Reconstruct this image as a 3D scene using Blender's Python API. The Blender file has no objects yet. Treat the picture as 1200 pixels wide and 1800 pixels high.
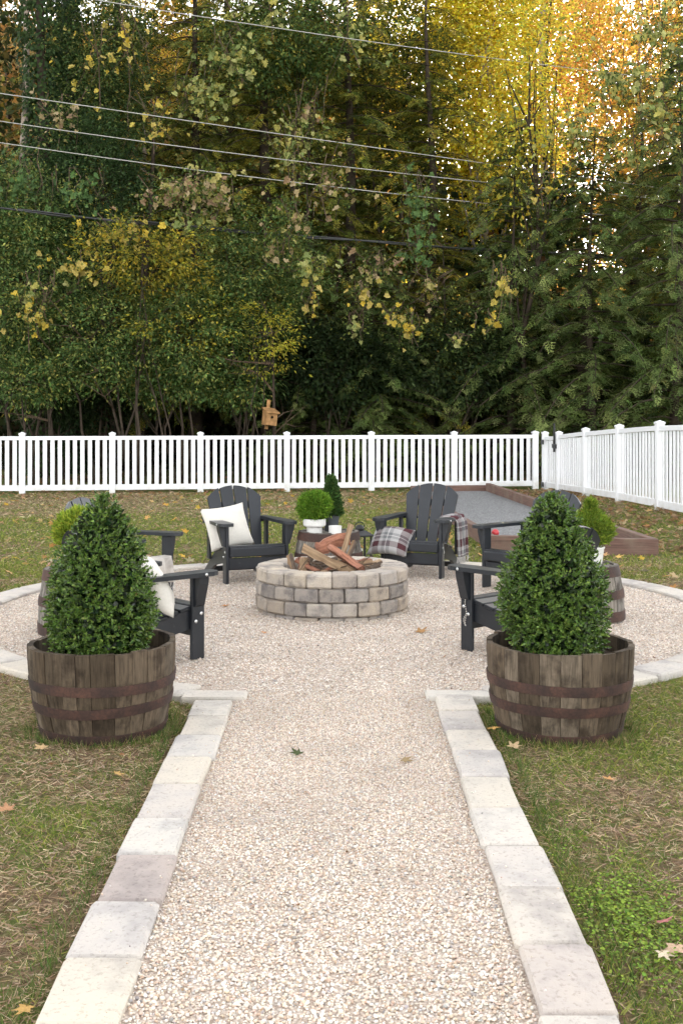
import bpy, math, random
import numpy as np
from mathutils import Vector, Matrix, Euler

random.seed(7)
RNG = np.random.default_rng(11)
scene = bpy.context.scene
COL = scene.collection

# ------------------------------------------------------------------ camera
F, HC, VX, VY = 2080.0, 1.70, 596.0, 722.0      # focal (photo px), eye height, vanishing point
cam = bpy.data.cameras.new('camera')
cam.sensor_fit = 'VERTICAL'
cam.sensor_height = 36.0
cam.lens = F / 1800.0 * 36.0
cam.shift_y = -(900.0 - VY) / 1800.0
cam.shift_x = (600.0 - VX) / 1800.0
cam.clip_end = 3000
camo = bpy.data.objects.new('camera', cam)
camo.location = (0, 0, HC)
camo.rotation_euler = (math.radians(90), 0, 0)
COL.objects.link(camo)
scene.camera = camo

# ------------------------------------------------------------------ sky, sun, exposure
SUN_EL, SUN_AZ = math.radians(16.0), math.radians(8.0)     # low sun behind the wood, a little right of the path axis
world = bpy.data.worlds.new('World')
scene.world = world
world.use_nodes = True
wn = world.node_tree
wn.nodes.clear()
sky = wn.nodes.new('ShaderNodeTexSky')
sky.sky_type = 'NISHITA'
sky.sun_disc = False
sky.sun_elevation = SUN_EL
sky.sun_rotation = SUN_AZ
sky.air_density = 1.0
sky.dust_density = 0.8
sky.ozone_density = 1.0
hs = wn.nodes.new('ShaderNodeHueSaturation')
hs.inputs['Saturation'].default_value = 0.10
bg = wn.nodes.new('ShaderNodeBackground')
bg.inputs['Strength'].default_value = 0.15
wo = wn.nodes.new('ShaderNodeOutputWorld')
wn.links.new(sky.outputs[0], hs.inputs['Color'])
wn.links.new(hs.outputs[0], bg.inputs['Color'])
wn.links.new(bg.outputs[0], wo.inputs['Surface'])

sl = bpy.data.lights.new('sun', 'SUN')
sl.energy = 4.0
sl.angle = math.radians(0.8)
sl.color = (1.0, 0.86, 0.62)
so = bpy.data.objects.new('sun', sl)
sdir = Vector((math.sin(SUN_AZ) * math.cos(SUN_EL), math.cos(SUN_AZ) * math.cos(SUN_EL), math.sin(SUN_EL)))
so.rotation_euler = sdir.to_track_quat('Z', 'Y').to_euler()
so.location = (0, 0, 30)
COL.objects.link(so)

vs = scene.view_settings
vs.view_transform = 'Standard'
vs.look = 'None'
vs.gamma = 1.0
vs.use_curve_mapping = False
vs.exposure = 2.58
scene.cycles.max_bounces = 4
scene.cycles.diffuse_bounces = 2
scene.cycles.glossy_bounces = 2
scene.cycles.transmission_bounces = 2
scene.cycles.use_adaptive_sampling = True
scene.cycles.adaptive_threshold = 0.05
scene.cycles.sample_clamp_indirect = 6.0
scene.cycles.use_denoising = True

# ------------------------------------------------------------------ helpers
def at(px, py, Y):
    """a photo pixel at depth Y -> world point"""
    return Vector(((px - VX) * Y / F, Y, HC - (py - VY) * Y / F))

def gp(px, py, z=0.0):
    Y = (HC - z) * F / (py - VY)
    return Vector(((px - VX) * Y / F, Y, z))

def sstep(a, b, x):
    t = np.clip((x - a) / (b - a), 0, 1)
    return t * t * (3 - 2 * t)

_LAT = np.random.default_rng(5).random((64, 64))
def vnoise(x, y, s=1.0):
    x = np.asarray(x) * s + 100.3; y = np.asarray(y) * s + 57.7
    xi = np.floor(x).astype(int); yi = np.floor(y).astype(int)
    fx = x - xi; fy = y - yi
    fx = fx * fx * (3 - 2 * fx); fy = fy * fy * (3 - 2 * fy)
    g = lambda a, b: _LAT[a % 64, b % 64]
    return (g(xi, yi) * (1 - fx) * (1 - fy) + g(xi + 1, yi) * fx * (1 - fy)
            + g(xi, yi + 1) * (1 - fx) * fy + g(xi + 1, yi + 1) * fx * fy)

def tag(o, label=None, cat=None, group=None, kind=None):
    if label: o['label'] = label
    if cat: o['category'] = cat
    if group: o['group'] = group
    if kind: o['kind'] = kind
    return o

def link(name, me, parent=None):
    o = bpy.data.objects.new(name, me)
    COL.objects.link(o)
    if parent is not None:
        o.parent = parent
    return o

def empty(name, loc=(0, 0, 0), rz=0.0):
    o = bpy.data.objects.new(name, None)
    o.empty_display_size = 0.1
    COL.objects.link(o)
    o.location = loc
    o.rotation_euler = (0, 0, rz)
    return o

def mesh(name, V, Fc, mat=None, smooth=False, col=None):
    me = bpy.data.meshes.new(name)
    me.from_pydata([tuple(v) for v in V], [], [tuple(f) for f in Fc])
    if smooth:
        me.polygons.foreach_set('use_smooth', [True] * len(me.polygons))
    if mat is not None:
        for m in (mat if isinstance(mat, (list, tuple)) else [mat]):
            me.materials.append(m)
    return me

def fast_mesh(name, V, T, mat, col=None, smooth=False):
    """V (n,3), T (m,3) triangles, col (n,3) albedo per vertex"""
    me = bpy.data.meshes.new(name)
    V = np.ascontiguousarray(V, dtype=np.float32); T = np.ascontiguousarray(T, dtype=np.int32)
    me.vertices.add(len(V)); me.vertices.foreach_set('co', V.ravel())
    me.loops.add(T.size); me.loops.foreach_set('vertex_index', T.ravel())
    me.polygons.add(len(T))
    me.polygons.foreach_set('loop_start', np.arange(0, T.size, 3, dtype=np.int32))
    me.polygons.foreach_set('loop_total', np.full(len(T), 3, dtype=np.int32))
    if smooth:
        me.polygons.foreach_set('use_smooth', np.ones(len(T), dtype=bool))
    if col is not None:
        a = me.color_attributes.new('Col', 'FLOAT_COLOR', 'POINT')
        c = np.ones((len(V), 4), dtype=np.float32); c[:, :3] = col
        a.data.foreach_set('color', c.ravel())
    me.update(calc_edges=True)
    me.materials.append(mat)
    return me

class MB:
    """collects boxes, prisms and tubes for ONE part"""
    def __init__(s): s.v = []; s.f = []; s.mi = []
    def add(s, V, Fc, mi=0):
        n = len(s.v)
        s.v += [tuple(p) for p in V]
        s.f += [tuple(n + i for i in f) for f in Fc]
        s.mi += [mi] * len(Fc)
        return s
    def box(s, x0, x1, y0, y1, z0, z1, M=None, mi=0):
        V = [(x, y, z) for z in (z0, z1) for (x, y) in ((x0, y0), (x1, y0), (x1, y1), (x0, y1))]
        if M is not None: V = [M @ Vector(p) for p in V]
        return s.add(V, [(3, 2, 1, 0), (4, 5, 6, 7), (0, 1, 5, 4), (1, 2, 6, 5), (2, 3, 7, 6), (3, 0, 4, 7)], mi)
    def bbox(s, x0, x1, y0, y1, z0, z1, b=0.006, M=None, mi=0):
        """box with chamfered edges"""
        V = []; cx = (x0, x1); cy = (y0, y1); cz = (z0, z1)
        idx = {}
        for i in (0, 1):
            for j in (0, 1):
                for k in (0, 1):
                    sx = b if i == 0 else -b; sy = b if j == 0 else -b; sz = b if k == 0 else -b
                    for a, p in enumerate(((cx[i], cy[j] + sy, cz[k] + sz), (cx[i] + sx, cy[j], cz[k] + sz), (cx[i] + sx, cy[j] + sy, cz[k]))):
                        idx[(i, j, k, a)] = len(V); V.append(p)
        I = lambda i, j, k, a: idx[(i, j, k, a)]
        Fc = []
        q = ((0, 0), (1, 0), (1, 1), (0, 1))
        for i in (0, 1):
            f = [I(i, a, b_, 0) for a, b_ in q]; Fc.append(f if i else f[::-1])
            f = [I(a, i, b_, 1) for a, b_ in q]; Fc.append(f[::-1] if i else f)
            f = [I(a, b_, i, 2) for a, b_ in q]; Fc.append(f if i else f[::-1])
        for i in (0, 1):
            for j in (0, 1):
                Fc.append([I(i, j, 0, 0), I(i, j, 1, 0), I(i, j, 1, 1), I(i, j, 0, 1)])
                Fc.append([I(i, 0, j, 0), I(i, 1, j, 0), I(i, 1, j, 2), I(i, 0, j, 2)])
                Fc.append([I(0, i, j, 1), I(1, i, j, 1), I(1, i, j, 2), I(0, i, j, 2)])
                for k in (0, 1):
                    Fc.append([I(i, j, k, 0), I(i, j, k, 1), I(i, j, k, 2)])
        if M is not None: V = [M @ Vector(p) for p in V]
        return s.add(V, Fc, mi)
    def prism(s, poly, t0, t1, M=None, mi=0):
        """polygon (x,y) extruded in z from t0 to t1"""
        n = len(poly)
        V = [(x, y, t0) for x, y in poly] + [(x, y, t1) for x, y in poly]
        if M is not None: V = [M @ Vector(p) for p in V]
        Fc = [tuple(range(n))[::-1], tuple(range(n, 2 * n))] + [(i, (i + 1) % n, n + (i + 1) % n, n + i) for i in range(n)]
        return s.add(V, Fc, mi)
    def tube(s, pts, rad, sides=6, mi=0, cap=True):
        pts = [Vector(p) for p in pts]
        if not hasattr(rad, '__len__'): rad = [rad] * len(pts)
        V = []
        ref = Vector((0.31, 0.17, 0.93))
        for i, p in enumerate(pts):
            d = (pts[min(i + 1, len(pts) - 1)] - pts[max(i - 1, 0)])
            if d.length < 1e-9: d = Vector((0, 0, 1))
            d.normalize()
            a = d.cross(ref)
            if a.length < 0.15: a = d.cross(Vector((1, 0, 0)))
            a.normalize(); b = d.cross(a)
            for k in range(sides):
                t = 2 * math.pi * k / sides
                V.append(p + (a * math.cos(t) + b * math.sin(t)) * rad[i])
        Fc = []
        for i in range(len(pts) - 1):
            for k in range(sides):
                k2 = (k + 1) % sides
                Fc.append((i * sides + k, i * sides + k2, (i + 1) * sides + k2, (i + 1) * sides + k))
        if cap:
            Fc.append(tuple(range(sides))[::-1]); Fc.append(tuple((len(pts) - 1) * sides + k for k in range(sides)))
        return s.add(V, Fc, mi)
    def lathe(s, prof, sides=28, c=(0, 0, 0), mi=0, capb=True, capt=True):
        V = []; n = len(prof)
        for k in range(sides):
            t = 2 * math.pi * k / sides
            for r, z in prof: V.append((c[0] + r * math.cos(t), c[1] + r * math.sin(t), c[2] + z))
        Fc = []
        for k in range(sides):
            k2 = (k + 1) % sides
            for i in range(n - 1): Fc.append((k * n + i, k2 * n + i, k2 * n + i + 1, k * n + i + 1))
        if capb: Fc.append(tuple(k * n for k in range(sides))[::-1])
        if capt: Fc.append(tuple(k * n + n - 1 for k in range(sides)))
        return s.add(V, Fc, mi)
    def mesh(s, name, mat, smooth=False):
        me = mesh(name, s.v, s.f, mat, smooth)
        if any(s.mi): me.polygons.foreach_set('material_index', s.mi)
        return me
    def build(s, name, mat, parent=None, smooth=False):
        return link(name, s.mesh(name, mat, smooth), parent)

def auto_smooth(o, ang=40):
    me = o.data
    me.polygons.foreach_set('use_smooth', [True] * len(me.polygons))
    me.set_sharp_from_angle(angle=math.radians(ang))
    return o

# leaf scatter --------------------------------------------------------
def frames(axis, nrm):
    """orthonormal frames: x = axis, z ~ nrm; arrays (N,3) -> (N,3,3) columns x,y,z"""
    x = axis / (np.linalg.norm(axis, axis=1, keepdims=True) + 1e-9)
    y = np.cross(nrm, x); y /= (np.linalg.norm(y, axis=1, keepdims=True) + 1e-9)
    z = np.cross(x, y)
    return np.stack([x, y, z], axis=2)

def scatter_arrays(TV, TF, pos, R, size, col, colvar=None):
    TV = np.asarray(TV, float); TF = np.asarray(TF, int)
    N, k = len(pos), len(TV)
    size = np.asarray(size)
    if size.ndim == 1: size = np.repeat(size[:, None], 3, 1)
    L = TV[None] * size[:, None, :]
    V = np.einsum('nij,nkj->nki', R, L) + pos[:, None, :]
    T = TF[None] + (np.arange(N) * k)[:, None, None]
    C = np.repeat(col[:, None, :], k, 1)
    return V.reshape(-1, 3), T.reshape(-1, 3), C.reshape(-1, 3)

def pal(colors, n, rng, var=0.18, weights=None, hue=0.06):
    c = np.array(colors, float)
    i = rng.choice(len(c), n, p=weights)
    out = c[i] * (1 + var * rng.standard_normal((n, 1))) * (1 + hue * rng.standard_normal((n, 3)))
    return np.clip(out, 0.003, 0.85)

# leaf templates: x along the leaf, y across, z up
LEAF = ([(0, 0, 0), (.45, .26, .07), (1, 0, -.05), (.45, -.26, .07)], [(0, 2, 1), (0, 3, 2)])
LEAF6 = ([(0, 0, 0), (.3, .22, .05), (.7, .17, .03), (1, 0, -.06), (.7, -.17, .03), (.3, -.22, .05)],
         [(0, 3, 2), (0, 2, 1), (0, 5, 4), (0, 4, 3)])
NEEDLE = ([(0, 0, 0), (.4, .075, .01), (1, 0, -.02), (.4, -.075, .01)], [(0, 2, 1), (0, 3, 2)])
BLADE = ([(0, -.03, 0), (0, .03, 0), (1, 0, 0)], [(0, 1, 2)])

def unit(n, rng):
    v = rng.standard_normal((n, 3)); return v / np.linalg.norm(v, axis=1, keepdims=True)

# ------------------------------------------------------------------ materials
def new_mat(name):
    m = bpy.data.materials.new(name); m.use_nodes = True
    nt = m.node_tree
    b = nt.nodes['Principled BSDF']
    return m, nt, b
def N(nt, t, **kw):
    n = nt.nodes.new(t)
    for k, v in kw.items():
        if k in n.inputs: n.inputs[k].default_value = v
        else: setattr(n, k, v)
    return n
def ramp(nt, stops, fac):
    r = nt.nodes.new('ShaderNodeValToRGB')
    e = r.color_ramp.elements
    while len(e) < len(stops): e.new(0.5)
    for x, (p, c) in zip(e, stops):
        x.position = p; x.color = (*c, 1) if len(c) == 3 else c
    nt.links.new(fac, r.inputs['Fac'])
    return r.outputs['Color']
def mixc(nt, a, b, fac, mode='MIX'):
    m = nt.nodes.new('ShaderNodeMix'); m.data_type = 'RGBA'; m.blend_type = mode
    for sock, val in ((m.inputs[0], fac), (m.inputs[6], a), (m.inputs[7], b)):
        if hasattr(val, 'links'): nt.links.new(val, sock)
        elif isinstance(val, (int, float)): sock.default_value = val
        else: sock.default_value = (*val, 1)
    return m.outputs[2]
def bump(nt, b, height, strength=0.4, dist=0.01):
    n = nt.nodes.new('ShaderNodeBump')
    n.inputs['Strength'].default_value = strength; n.inputs['Distance'].default_value = dist
    nt.links.new(height, n.inputs['Height'])
    nt.links.new(n.outputs[0], b.inputs['Normal'])
def coords(nt, kind='Object', scale=(1, 1, 1)):
    tc = nt.nodes.new('ShaderNodeTexCoord'); mp = nt.nodes.new('ShaderNodeMapping')
    mp.inputs['Scale'].default_value = scale
    nt.links.new(tc.outputs[kind], mp.inputs['Vector'])
    return mp.outputs[0]
def noise(nt, vec, scale, detail=4, rough=0.6, out='Fac'):
    n = nt.nodes.new('ShaderNodeTexNoise')
    n.inputs['Scale'].default_value = scale; n.inputs['Detail'].default_value = detail; n.inputs['Roughness'].default_value = rough
    if vec is not None: nt.links.new(vec, n.inputs['Vector'])
    return n.outputs[out]

def leaf_mat(name, trans=0.35, rough=0.5, spec=0.35, attr=True):
    m, nt, b = new_mat(name)
    if attr:
        a = N(nt, 'ShaderNodeAttribute', attribute_name='Col').outputs['Color']
    else:
        oi = N(nt, 'ShaderNodeObjectInfo')
        a = oi.outputs['Color']
        nz = noise(nt, coords(nt), 9.0)
        a = mixc(nt, a, ramp(nt, [(.35, (.55, .5, .4)), (.7, (1.2, 1.2, 1.1))], nz), 0.6, 'MULTIPLY')
    b.inputs['Roughness'].default_value = rough
    b.inputs['Specular IOR Level'].default_value = spec
    nt.links.new(a, b.inputs['Base Color'])
    t = N(nt, 'ShaderNodeBsdfTranslucent')
    nt.links.new(a, t.inputs['Color'])
    mx = N(nt, 'ShaderNodeMixShader', Fac=trans)
    nt.links.new(b.outputs[0], mx.inputs[1]); nt.links.new(t.outputs[0], mx.inputs[2])
    nt.links.new(mx.outputs[0], nt.nodes['Material Output'].inputs['Surface'])
    return m

M = {}
M['leaf'] = leaf_mat('foliage_leaf', 0.35, 0.55, 0.12)
M['autumn'] = leaf_mat('autumn_leaf', 0.62, 0.6, 0.2)
M['box'] = leaf_mat('boxwood_leaf', 0.18, 0.30, 0.32)
M['grass'] = leaf_mat('grass_blade', 0.25, 0.65, 0.08)
M['vine_leaf'] = leaf_mat('vine_leaf', 0.4, 0.55, 0.25, attr=False)
M['fallen'] = leaf_mat('fallen_leaf', 0.15, 0.7, 0.2, attr=False)

def m_pebble():
    m, nt, b = new_mat('pebble')
    a = N(nt, 'ShaderNodeAttribute', attribute_name='Col').outputs['Color']
    nt.links.new(a, b.inputs['Base Color']); b.inputs['Roughness'].default_value = 0.75
    b.inputs['Specular IOR Level'].default_value = 0.25
    return m
M['pebble'] = m_pebble()

def m_simple(name, col, rough=0.6, spec=0.4, metal=0, nscale=0, var=0.3, bmp=0.0, bscale=80):
    m, nt, b = new_mat(name)
    b.inputs['Roughness'].default_value = rough; b.inputs['Metallic'].default_value = metal
    b.inputs['Specular IOR Level'].default_value = spec
    b.inputs['Base Color'].default_value = (*col, 1)
    v = coords(nt)
    if nscale:
        nz = noise(nt, v, nscale)
        c = ramp(nt, [(.3, tuple(x * (1 - var) for x in col)), (.7, tuple(min(x * (1 + var), .95) for x in col))], nz)
        nt.links.new(c, b.inputs['Base Color'])
    if bmp:
        bump(nt, b, noise(nt, v, bscale), bmp, 0.004)
    return m
M['white'] = m_simple('white_vinyl', (.70, .70, .71), .4, .35, nscale=1.5, var=.05)
def m_vinyl():
    m, nt, b = new_mat('white_vinyl')
    v = coords(nt)
    tc = N(nt, 'ShaderNodeTexCoord'); oi = N(nt, 'ShaderNodeObjectInfo')
    sep = N(nt, 'ShaderNodeSeparateXYZ'); nt.links.new(tc.outputs['Object'], sep.inputs[0])
    low = ramp(nt, [(.05, (1, 1, 1)), (.34, (0, 0, 0))], sep.outputs['Z'])
    geo = N(nt, 'ShaderNodeNewGeometry')
    nz = noise(nt, geo.outputs['Position'], 5.0, 5, .7)
    st = mixc(nt, (0, 0, 0), low, ramp(nt, [(.42, (.12, .12, .12)), (.66, (1, 1, 1))], nz))
    base = ramp(nt, [(0, (.66, .66, .67)), (1, (.72, .72, .73))], oi.outputs['Random'])
    mul = N(nt, 'ShaderNodeMath', operation='MULTIPLY'); mul.inputs[1].default_value = .55
    nt.links.new(st, mul.inputs[0])
    nt.links.new(mixc(nt, base, (.36, .33, .25), mul.outputs[0]), b.inputs['Base Color'])
    b.inputs['Roughness'].default_value = .4; b.inputs['Specular IOR Level'].default_value = .35
    return m
M['white'] = m_vinyl()
M['black_metal'] = m_simple('black_metal', (.012, .012, .013), .45, .4)
M['chain'] = m_simple('chain_metal', (.55, .53, .5), .3, .5, 1.0)
M['bolt'] = m_simple('bolt_metal', (.6, .6, .6), .3, .5, 1.0)
M['wax'] = m_simple('white_wax', (.8, .78, .74), .5, .3)
M['ceramic'] = m_simple('white_ceramic', (.60, .59, .565), .4, .4, nscale=12, var=.06)
M['dark_pot'] = m_simple('dark_grey_pot', (.05, .055, .06), .6, .3, nscale=8, var=.3)
M['soil'] = m_simple('dark_soil', (.03, .02, .013), .95, .1, nscale=18, var=.5, bmp=.8, bscale=40)
M['ash'] = m_simple('ash_bed', (.07, .06, .05), .95, .1, nscale=14, var=.6, bmp=.9, bscale=30)
M['bark'] = m_simple('tree_bark', (.045, .034, .025), .9, .1, nscale=6, var=.5, bmp=.8, bscale=18)
M['bark_pale'] = m_simple('pale_bark', (.27, .22, .18), .9, .1, nscale=3, var=.4, bmp=.6, bscale=14)
M['twig'] = m_simple('dry_twig', (.10, .07, .048), .9, .1, nscale=4, var=.4)
M['wire'] = m_simple('pale_wire', (.36, .345, .32), .45, .5, .2)
M['wire_black'] = m_simple('black_cable', (.02, .02, .02), .4, .5)
M['cream'] = m_simple('cream_linen', (.58, .55, .495), .9, .1, nscale=60, var=.05, bmp=.35, bscale=260)
M['linen_tan'] = m_simple('tan_linen', (.42, .35, .28), .9, .1, nscale=60, var=.1, bmp=.3, bscale=260)
M['red_ball'] = m_simple('red_resin', (.42, .03, .035), .3, .5)
M['blue_ball'] = m_simple('pale_blue_resin', (.42, .62, .62), .3, .5)
M['birdhouse'] = m_simple('birdhouse_wood', (.30, .165, .07), .85, .15, nscale=9, var=.4, bmp=.4, bscale=40)
M['hole_shade'] = m_simple('opening_shade', (.01, .008, .006), .9, .1)

def m_lumber():
    m, nt, b = new_mat('charcoal_lumber')
    v = coords(nt)
    nz = noise(nt, v, 3.0, 3)
    c = ramp(nt, [(.3, (.010, .0118, .015)), (.7, (.018, .0205, .0255))], nz)
    dust = noise(nt, v, 26.0, 6, .7)
    c = mixc(nt, c, (.09, .088, .084), ramp(nt, [(.60, (0, 0, 0)), (.78, (.45, .45, .45))], dust))
    nt.links.new(c, b.inputs['Base Color'])
    b.inputs['Roughness'].default_value = 0.38
    b.inputs['Specular IOR Level'].default_value = 0.45
    bump(nt, b, noise(nt, coords(nt, 'Object', (60, 60, 60)), 2.0, 3), .12, .002)
    return m
M['lumber'] = m_lumber()

def m_stone(name, stops, var_nodes=True, scale=7, bstr=.5, fine=.6, blotch=.8):
    """colour from the object's own random number plus blotches"""
    m, nt, b = new_mat(name)
    oi = N(nt, 'ShaderNodeObjectInfo')
    tc = N(nt, 'ShaderNodeTexCoord')
    add = N(nt, 'ShaderNodeVectorMath', operation='ADD')
    sc = N(nt, 'ShaderNodeVectorMath', operation='SCALE'); sc.inputs['Scale'].default_value = 37.0
    comb = N(nt, 'ShaderNodeCombineXYZ')
    for i in range(3): nt.links.new(oi.outputs['Random'], comb.inputs[i])
    nt.links.new(comb.outputs[0], sc.inputs[0])
    nt.links.new(tc.outputs['Object'], add.inputs[0]); nt.links.new(sc.outputs[0], add.inputs[1])
    v = add.outputs[0]
    base = ramp(nt, stops, oi.outputs['Random'])
    n1 = noise(nt, v, scale, 5, .62)
    base = mixc(nt, base, oi.outputs['Color'], 1.0, 'MULTIPLY')
    c = mixc(nt, base, ramp(nt, [(.32, (.52, .52, .55)), (.5, (1, .98, .96)), (.72, (1.18, 1.13, 1.04))], n1), blotch, 'MULTIPLY')
    n2 = noise(nt, v, scale * 14, 3, .7)
    c = mixc(nt, c, ramp(nt, [(.34, (.55, .54, .52)), (.46, (1, 1, 1))], n2), fine, 'MULTIPLY')
    nt.links.new(c, b.inputs['Base Color'])
    b.inputs['Roughness'].default_value = .9; b.inputs['Specular IOR Level'].default_value = .2
    mm = N(nt, 'ShaderNodeMath', operation='ADD')
    nt.links.new(n1, mm.inputs[0]); nt.links.new(n2, mm.inputs[1])
    bump(nt, b, mm.outputs[0], bstr, .008)
    return m
M['block'] = m_stone('pit_block', [(0, (.33, .30, .27)), (.25, (.38, .335, .28)), (.5, (.28, .258, .24)), (.75, (.40, .36, .315)), (1, (.31, .285, .265))], scale=9, bstr=.8, blotch=1.0)
M['paver'] = m_stone('pale_paver', [(0, (.47, .445, .415)), (.3, (.48, .445, .40)), (.6, (.455, .43, .405)), (1, (.49, .465, .43))], scale=4, bstr=.6, fine=.5, blotch=.6)

def m_barrel(name, stops):
    m, nt, b = new_mat(name)
    oi = N(nt, 'ShaderNodeObjectInfo')
    tc = N(nt, 'ShaderNodeTexCoord')
    comb = N(nt, 'ShaderNodeCombineXYZ'); sc = N(nt, 'ShaderNodeVectorMath', operation='SCALE'); sc.inputs['Scale'].default_value = 23.0
    for i in range(3): nt.links.new(oi.outputs['Random'], comb.inputs[i])
    nt.links.new(comb.outputs[0], sc.inputs[0])
    add = N(nt, 'ShaderNodeVectorMath', operation='ADD')
    nt.links.new(tc.outputs['Object'], add.inputs[0]); nt.links.new(sc.outputs[0], add.inputs[1])
    mp = N(nt, 'ShaderNodeMapping'); mp.inputs['Scale'].default_value = (60, 60, 5)
    nt.links.new(add.outputs[0], mp.inputs['Vector'])
    g = noise(nt, mp.outputs[0], 1.0, 5, .65)
    base = ramp(nt, stops, oi.outputs['Random'])
    c = mixc(nt, base, ramp(nt, [(.3, (.38, .36, .34)), (.5, (.95, .93, .9)), (.72, (1.5, 1.45, 1.4))], g), .9, 'MULTIPLY')
    st = noise(nt, add.outputs[0], 7.0, 4, .6)
    c = mixc(nt, c, ramp(nt, [(.36, (.25, .22, .2)), (.52, (1, 1, 1))], st), .75, 'MULTIPLY')
    nt.links.new(c, b.inputs['Base Color'])
    b.inputs['Roughness'].default_value = .88; b.inputs['Specular IOR Level'].default_value = .2
    bump(nt, b, g, .5, .006)
    return m
M['stave'] = m_barrel('weathered_stave', [(0, (.068, .049, .032)), (.3, (.105, .080, .056)), (.55, (.052, .038, .025)), (.8, (.14, .114, .086)), (1, (.082, .060, .040))])
M['stave_grey'] = m_barrel('grey_stave', [(0, (.17, .155, .14)), (.3, (.22, .205, .185)), (.6, (.14, .13, .118)), (1, (.20, .18, .155))])

def m_rust():
    m, nt, b = new_mat('rusty_hoop')
    v = coords(nt)
    n1 = noise(nt, v, 6, 5, .65)
    c = ramp(nt, [(.3, (.018, .011, .009)), (.5, (.044, .021, .015)), (.7, (.085, .038, .025))], n1)
    n2 = noise(nt, v, 70, 3, .7)
    c = mixc(nt, c, ramp(nt, [(.35, (.5, .5, .5)), (.6, (1.15, 1.1, 1.05))], n2), .7, 'MULTIPLY')
    nt.links.new(c, b.inputs['Base Color'])
    b.inputs['Roughness'].default_value = .75; b.inputs['Metallic'].default_value = .15
    bump(nt, b, n2, .35, .003)
    return m
M['rust'] = m_rust()

def m_timber():
    m, nt, b = new_mat('stained_timber')
    v = coords(nt, 'Object', (1.2, 1.2, 30))
    g = noise(nt, v, 2.0, 4, .6)
    n2 = noise(nt, coords(nt), 5.0, 4)
    c = ramp(nt, [(.3, (.075, .040, .030)), (.7, (.17, .095, .07))], g)
    c = mixc(nt, c, (.16, .12, .085), ramp(nt, [(.45, (0, 0, 0)), (.7, (.7, .7, .7))], n2))
    nt.links.new(c, b.inputs['Base Color']); b.inputs['Roughness'].default_value = .85
    bump(nt, b, g, .5, .006)
    return m
M['timber'] = m_timber()

def m_ground():
    m, nt, b = new_mat('worn_lawn_soil')
    v = coords(nt)
    big = noise(nt, v, .55, 4, .6); mid = noise(nt, v, 4.0, 5, .65); fine = noise(nt, v, 55, 4, .75)
    soil = ramp(nt, [(.3, (.06, .04, .024)), (.5, (.15, .105, .062)), (.7, (.26, .195, .12))], fine)
    green = ramp(nt, [(.3, (.045, .06, .016)), (.55, (.11, .13, .036)), (.75, (.20, .19, .07))], fine)
    f = N(nt, 'ShaderNodeMath', operation='ADD')
    nt.links.new(big, f.inputs[0]); nt.links.new(mid, f.inputs[1])
    c = mixc(nt, soil, green, ramp(nt, [(.85, (0, 0, 0)), (1.0, (1, 1, 1))], f.outputs[0]))
    nt.links.new(c, b.inputs['Base Color']); b.inputs['Roughness'].default_value = .95
    b.inputs['Specular IOR Level'].default_value = .1
    bump(nt, b, fine, .8, .02)
    return m
M['ground'] = m_ground()

def m_gravel(name, stops, scale):
    m, nt, b = new_mat(name)
    v = coords(nt)
    vo = N(nt, 'ShaderNodeTexVoronoi'); vo.inputs['Scale'].default_value = scale
    nt.links.new(v, vo.inputs['Vector'])
    sep = N(nt, 'ShaderNodeSeparateColor'); nt.links.new(vo.outputs['Color'], sep.inputs[0])
    c = ramp(nt, stops, sep.outputs[0])
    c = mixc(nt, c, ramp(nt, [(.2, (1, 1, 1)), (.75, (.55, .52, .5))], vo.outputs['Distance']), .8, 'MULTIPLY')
    nt.links.new(c, b.inputs['Base Color']); b.inputs['Roughness'].default_value = .9
    inv = N(nt, 'ShaderNodeMath', operation='SUBTRACT'); inv.inputs[0].default_value = 1.0
    nt.links.new(vo.outputs['Distance'], inv.inputs[1])
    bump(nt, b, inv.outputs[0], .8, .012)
    return m
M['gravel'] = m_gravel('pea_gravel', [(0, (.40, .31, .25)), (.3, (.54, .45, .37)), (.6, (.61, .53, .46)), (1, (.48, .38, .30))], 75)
M['court'] = m_gravel('grey_grit', [(0, (.12, .125, .13)), (.5, (.22, .225, .23)), (1, (.33, .33, .33))], 55)

def m_plaid():
    m, nt, b = new_mat('plaid_wool')
    uv = N(nt, 'ShaderNodeTexCoord').outputs['UV']
    sep = N(nt, 'ShaderNodeSeparateXYZ'); nt.links.new(uv, sep.inputs[0])
    def bands(sock):
        mu = N(nt, 'ShaderNodeMath', operation='MULTIPLY'); mu.inputs[1].default_value = 1.6
        nt.links.new(sock, mu.inputs[0])
        fr = N(nt, 'ShaderNodeMath', operation='FRACT'); nt.links.new(mu.outputs[0], fr.inputs[0])
        r = nt.nodes.new('ShaderNodeValToRGB'); r.color_ramp.interpolation = 'CONSTANT'
        st = [(0, (.36, .35, .34)), (.28, (.075, .03, .034)), (.55, (.36, .35, .34)), (.68, (.15, .15, .155)), (.82, (.50, .48, .46)), (.86, (.15, .15, .155))]
        e = r.color_ramp.elements
        while len(e) < len(st): e.new(.5)
        for x, (p, c) in zip(e, st): x.position = p; x.color = (*c, 1)
        nt.links.new(fr.outputs[0], r.inputs[0])
        return r.outputs[0]
    c = mixc(nt, bands(sep.outputs[0]), bands(sep.outputs[1]), .5)
    nz = noise(nt, coords(nt), 180, 2)
    c = mixc(nt, c, ramp(nt, [(.3, (.75, .75, .75)), (.7, (1.1, 1.1, 1.1))], nz), .6, 'MULTIPLY')
    nt.links.new(c, b.inputs['Base Color']); b.inputs['Roughness'].default_value = .95
    b.inputs['Specular IOR Level'].default_value = .1
    bump(nt, b, nz, .4, .003)
    return m
M['plaid'] = m_plaid()
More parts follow.
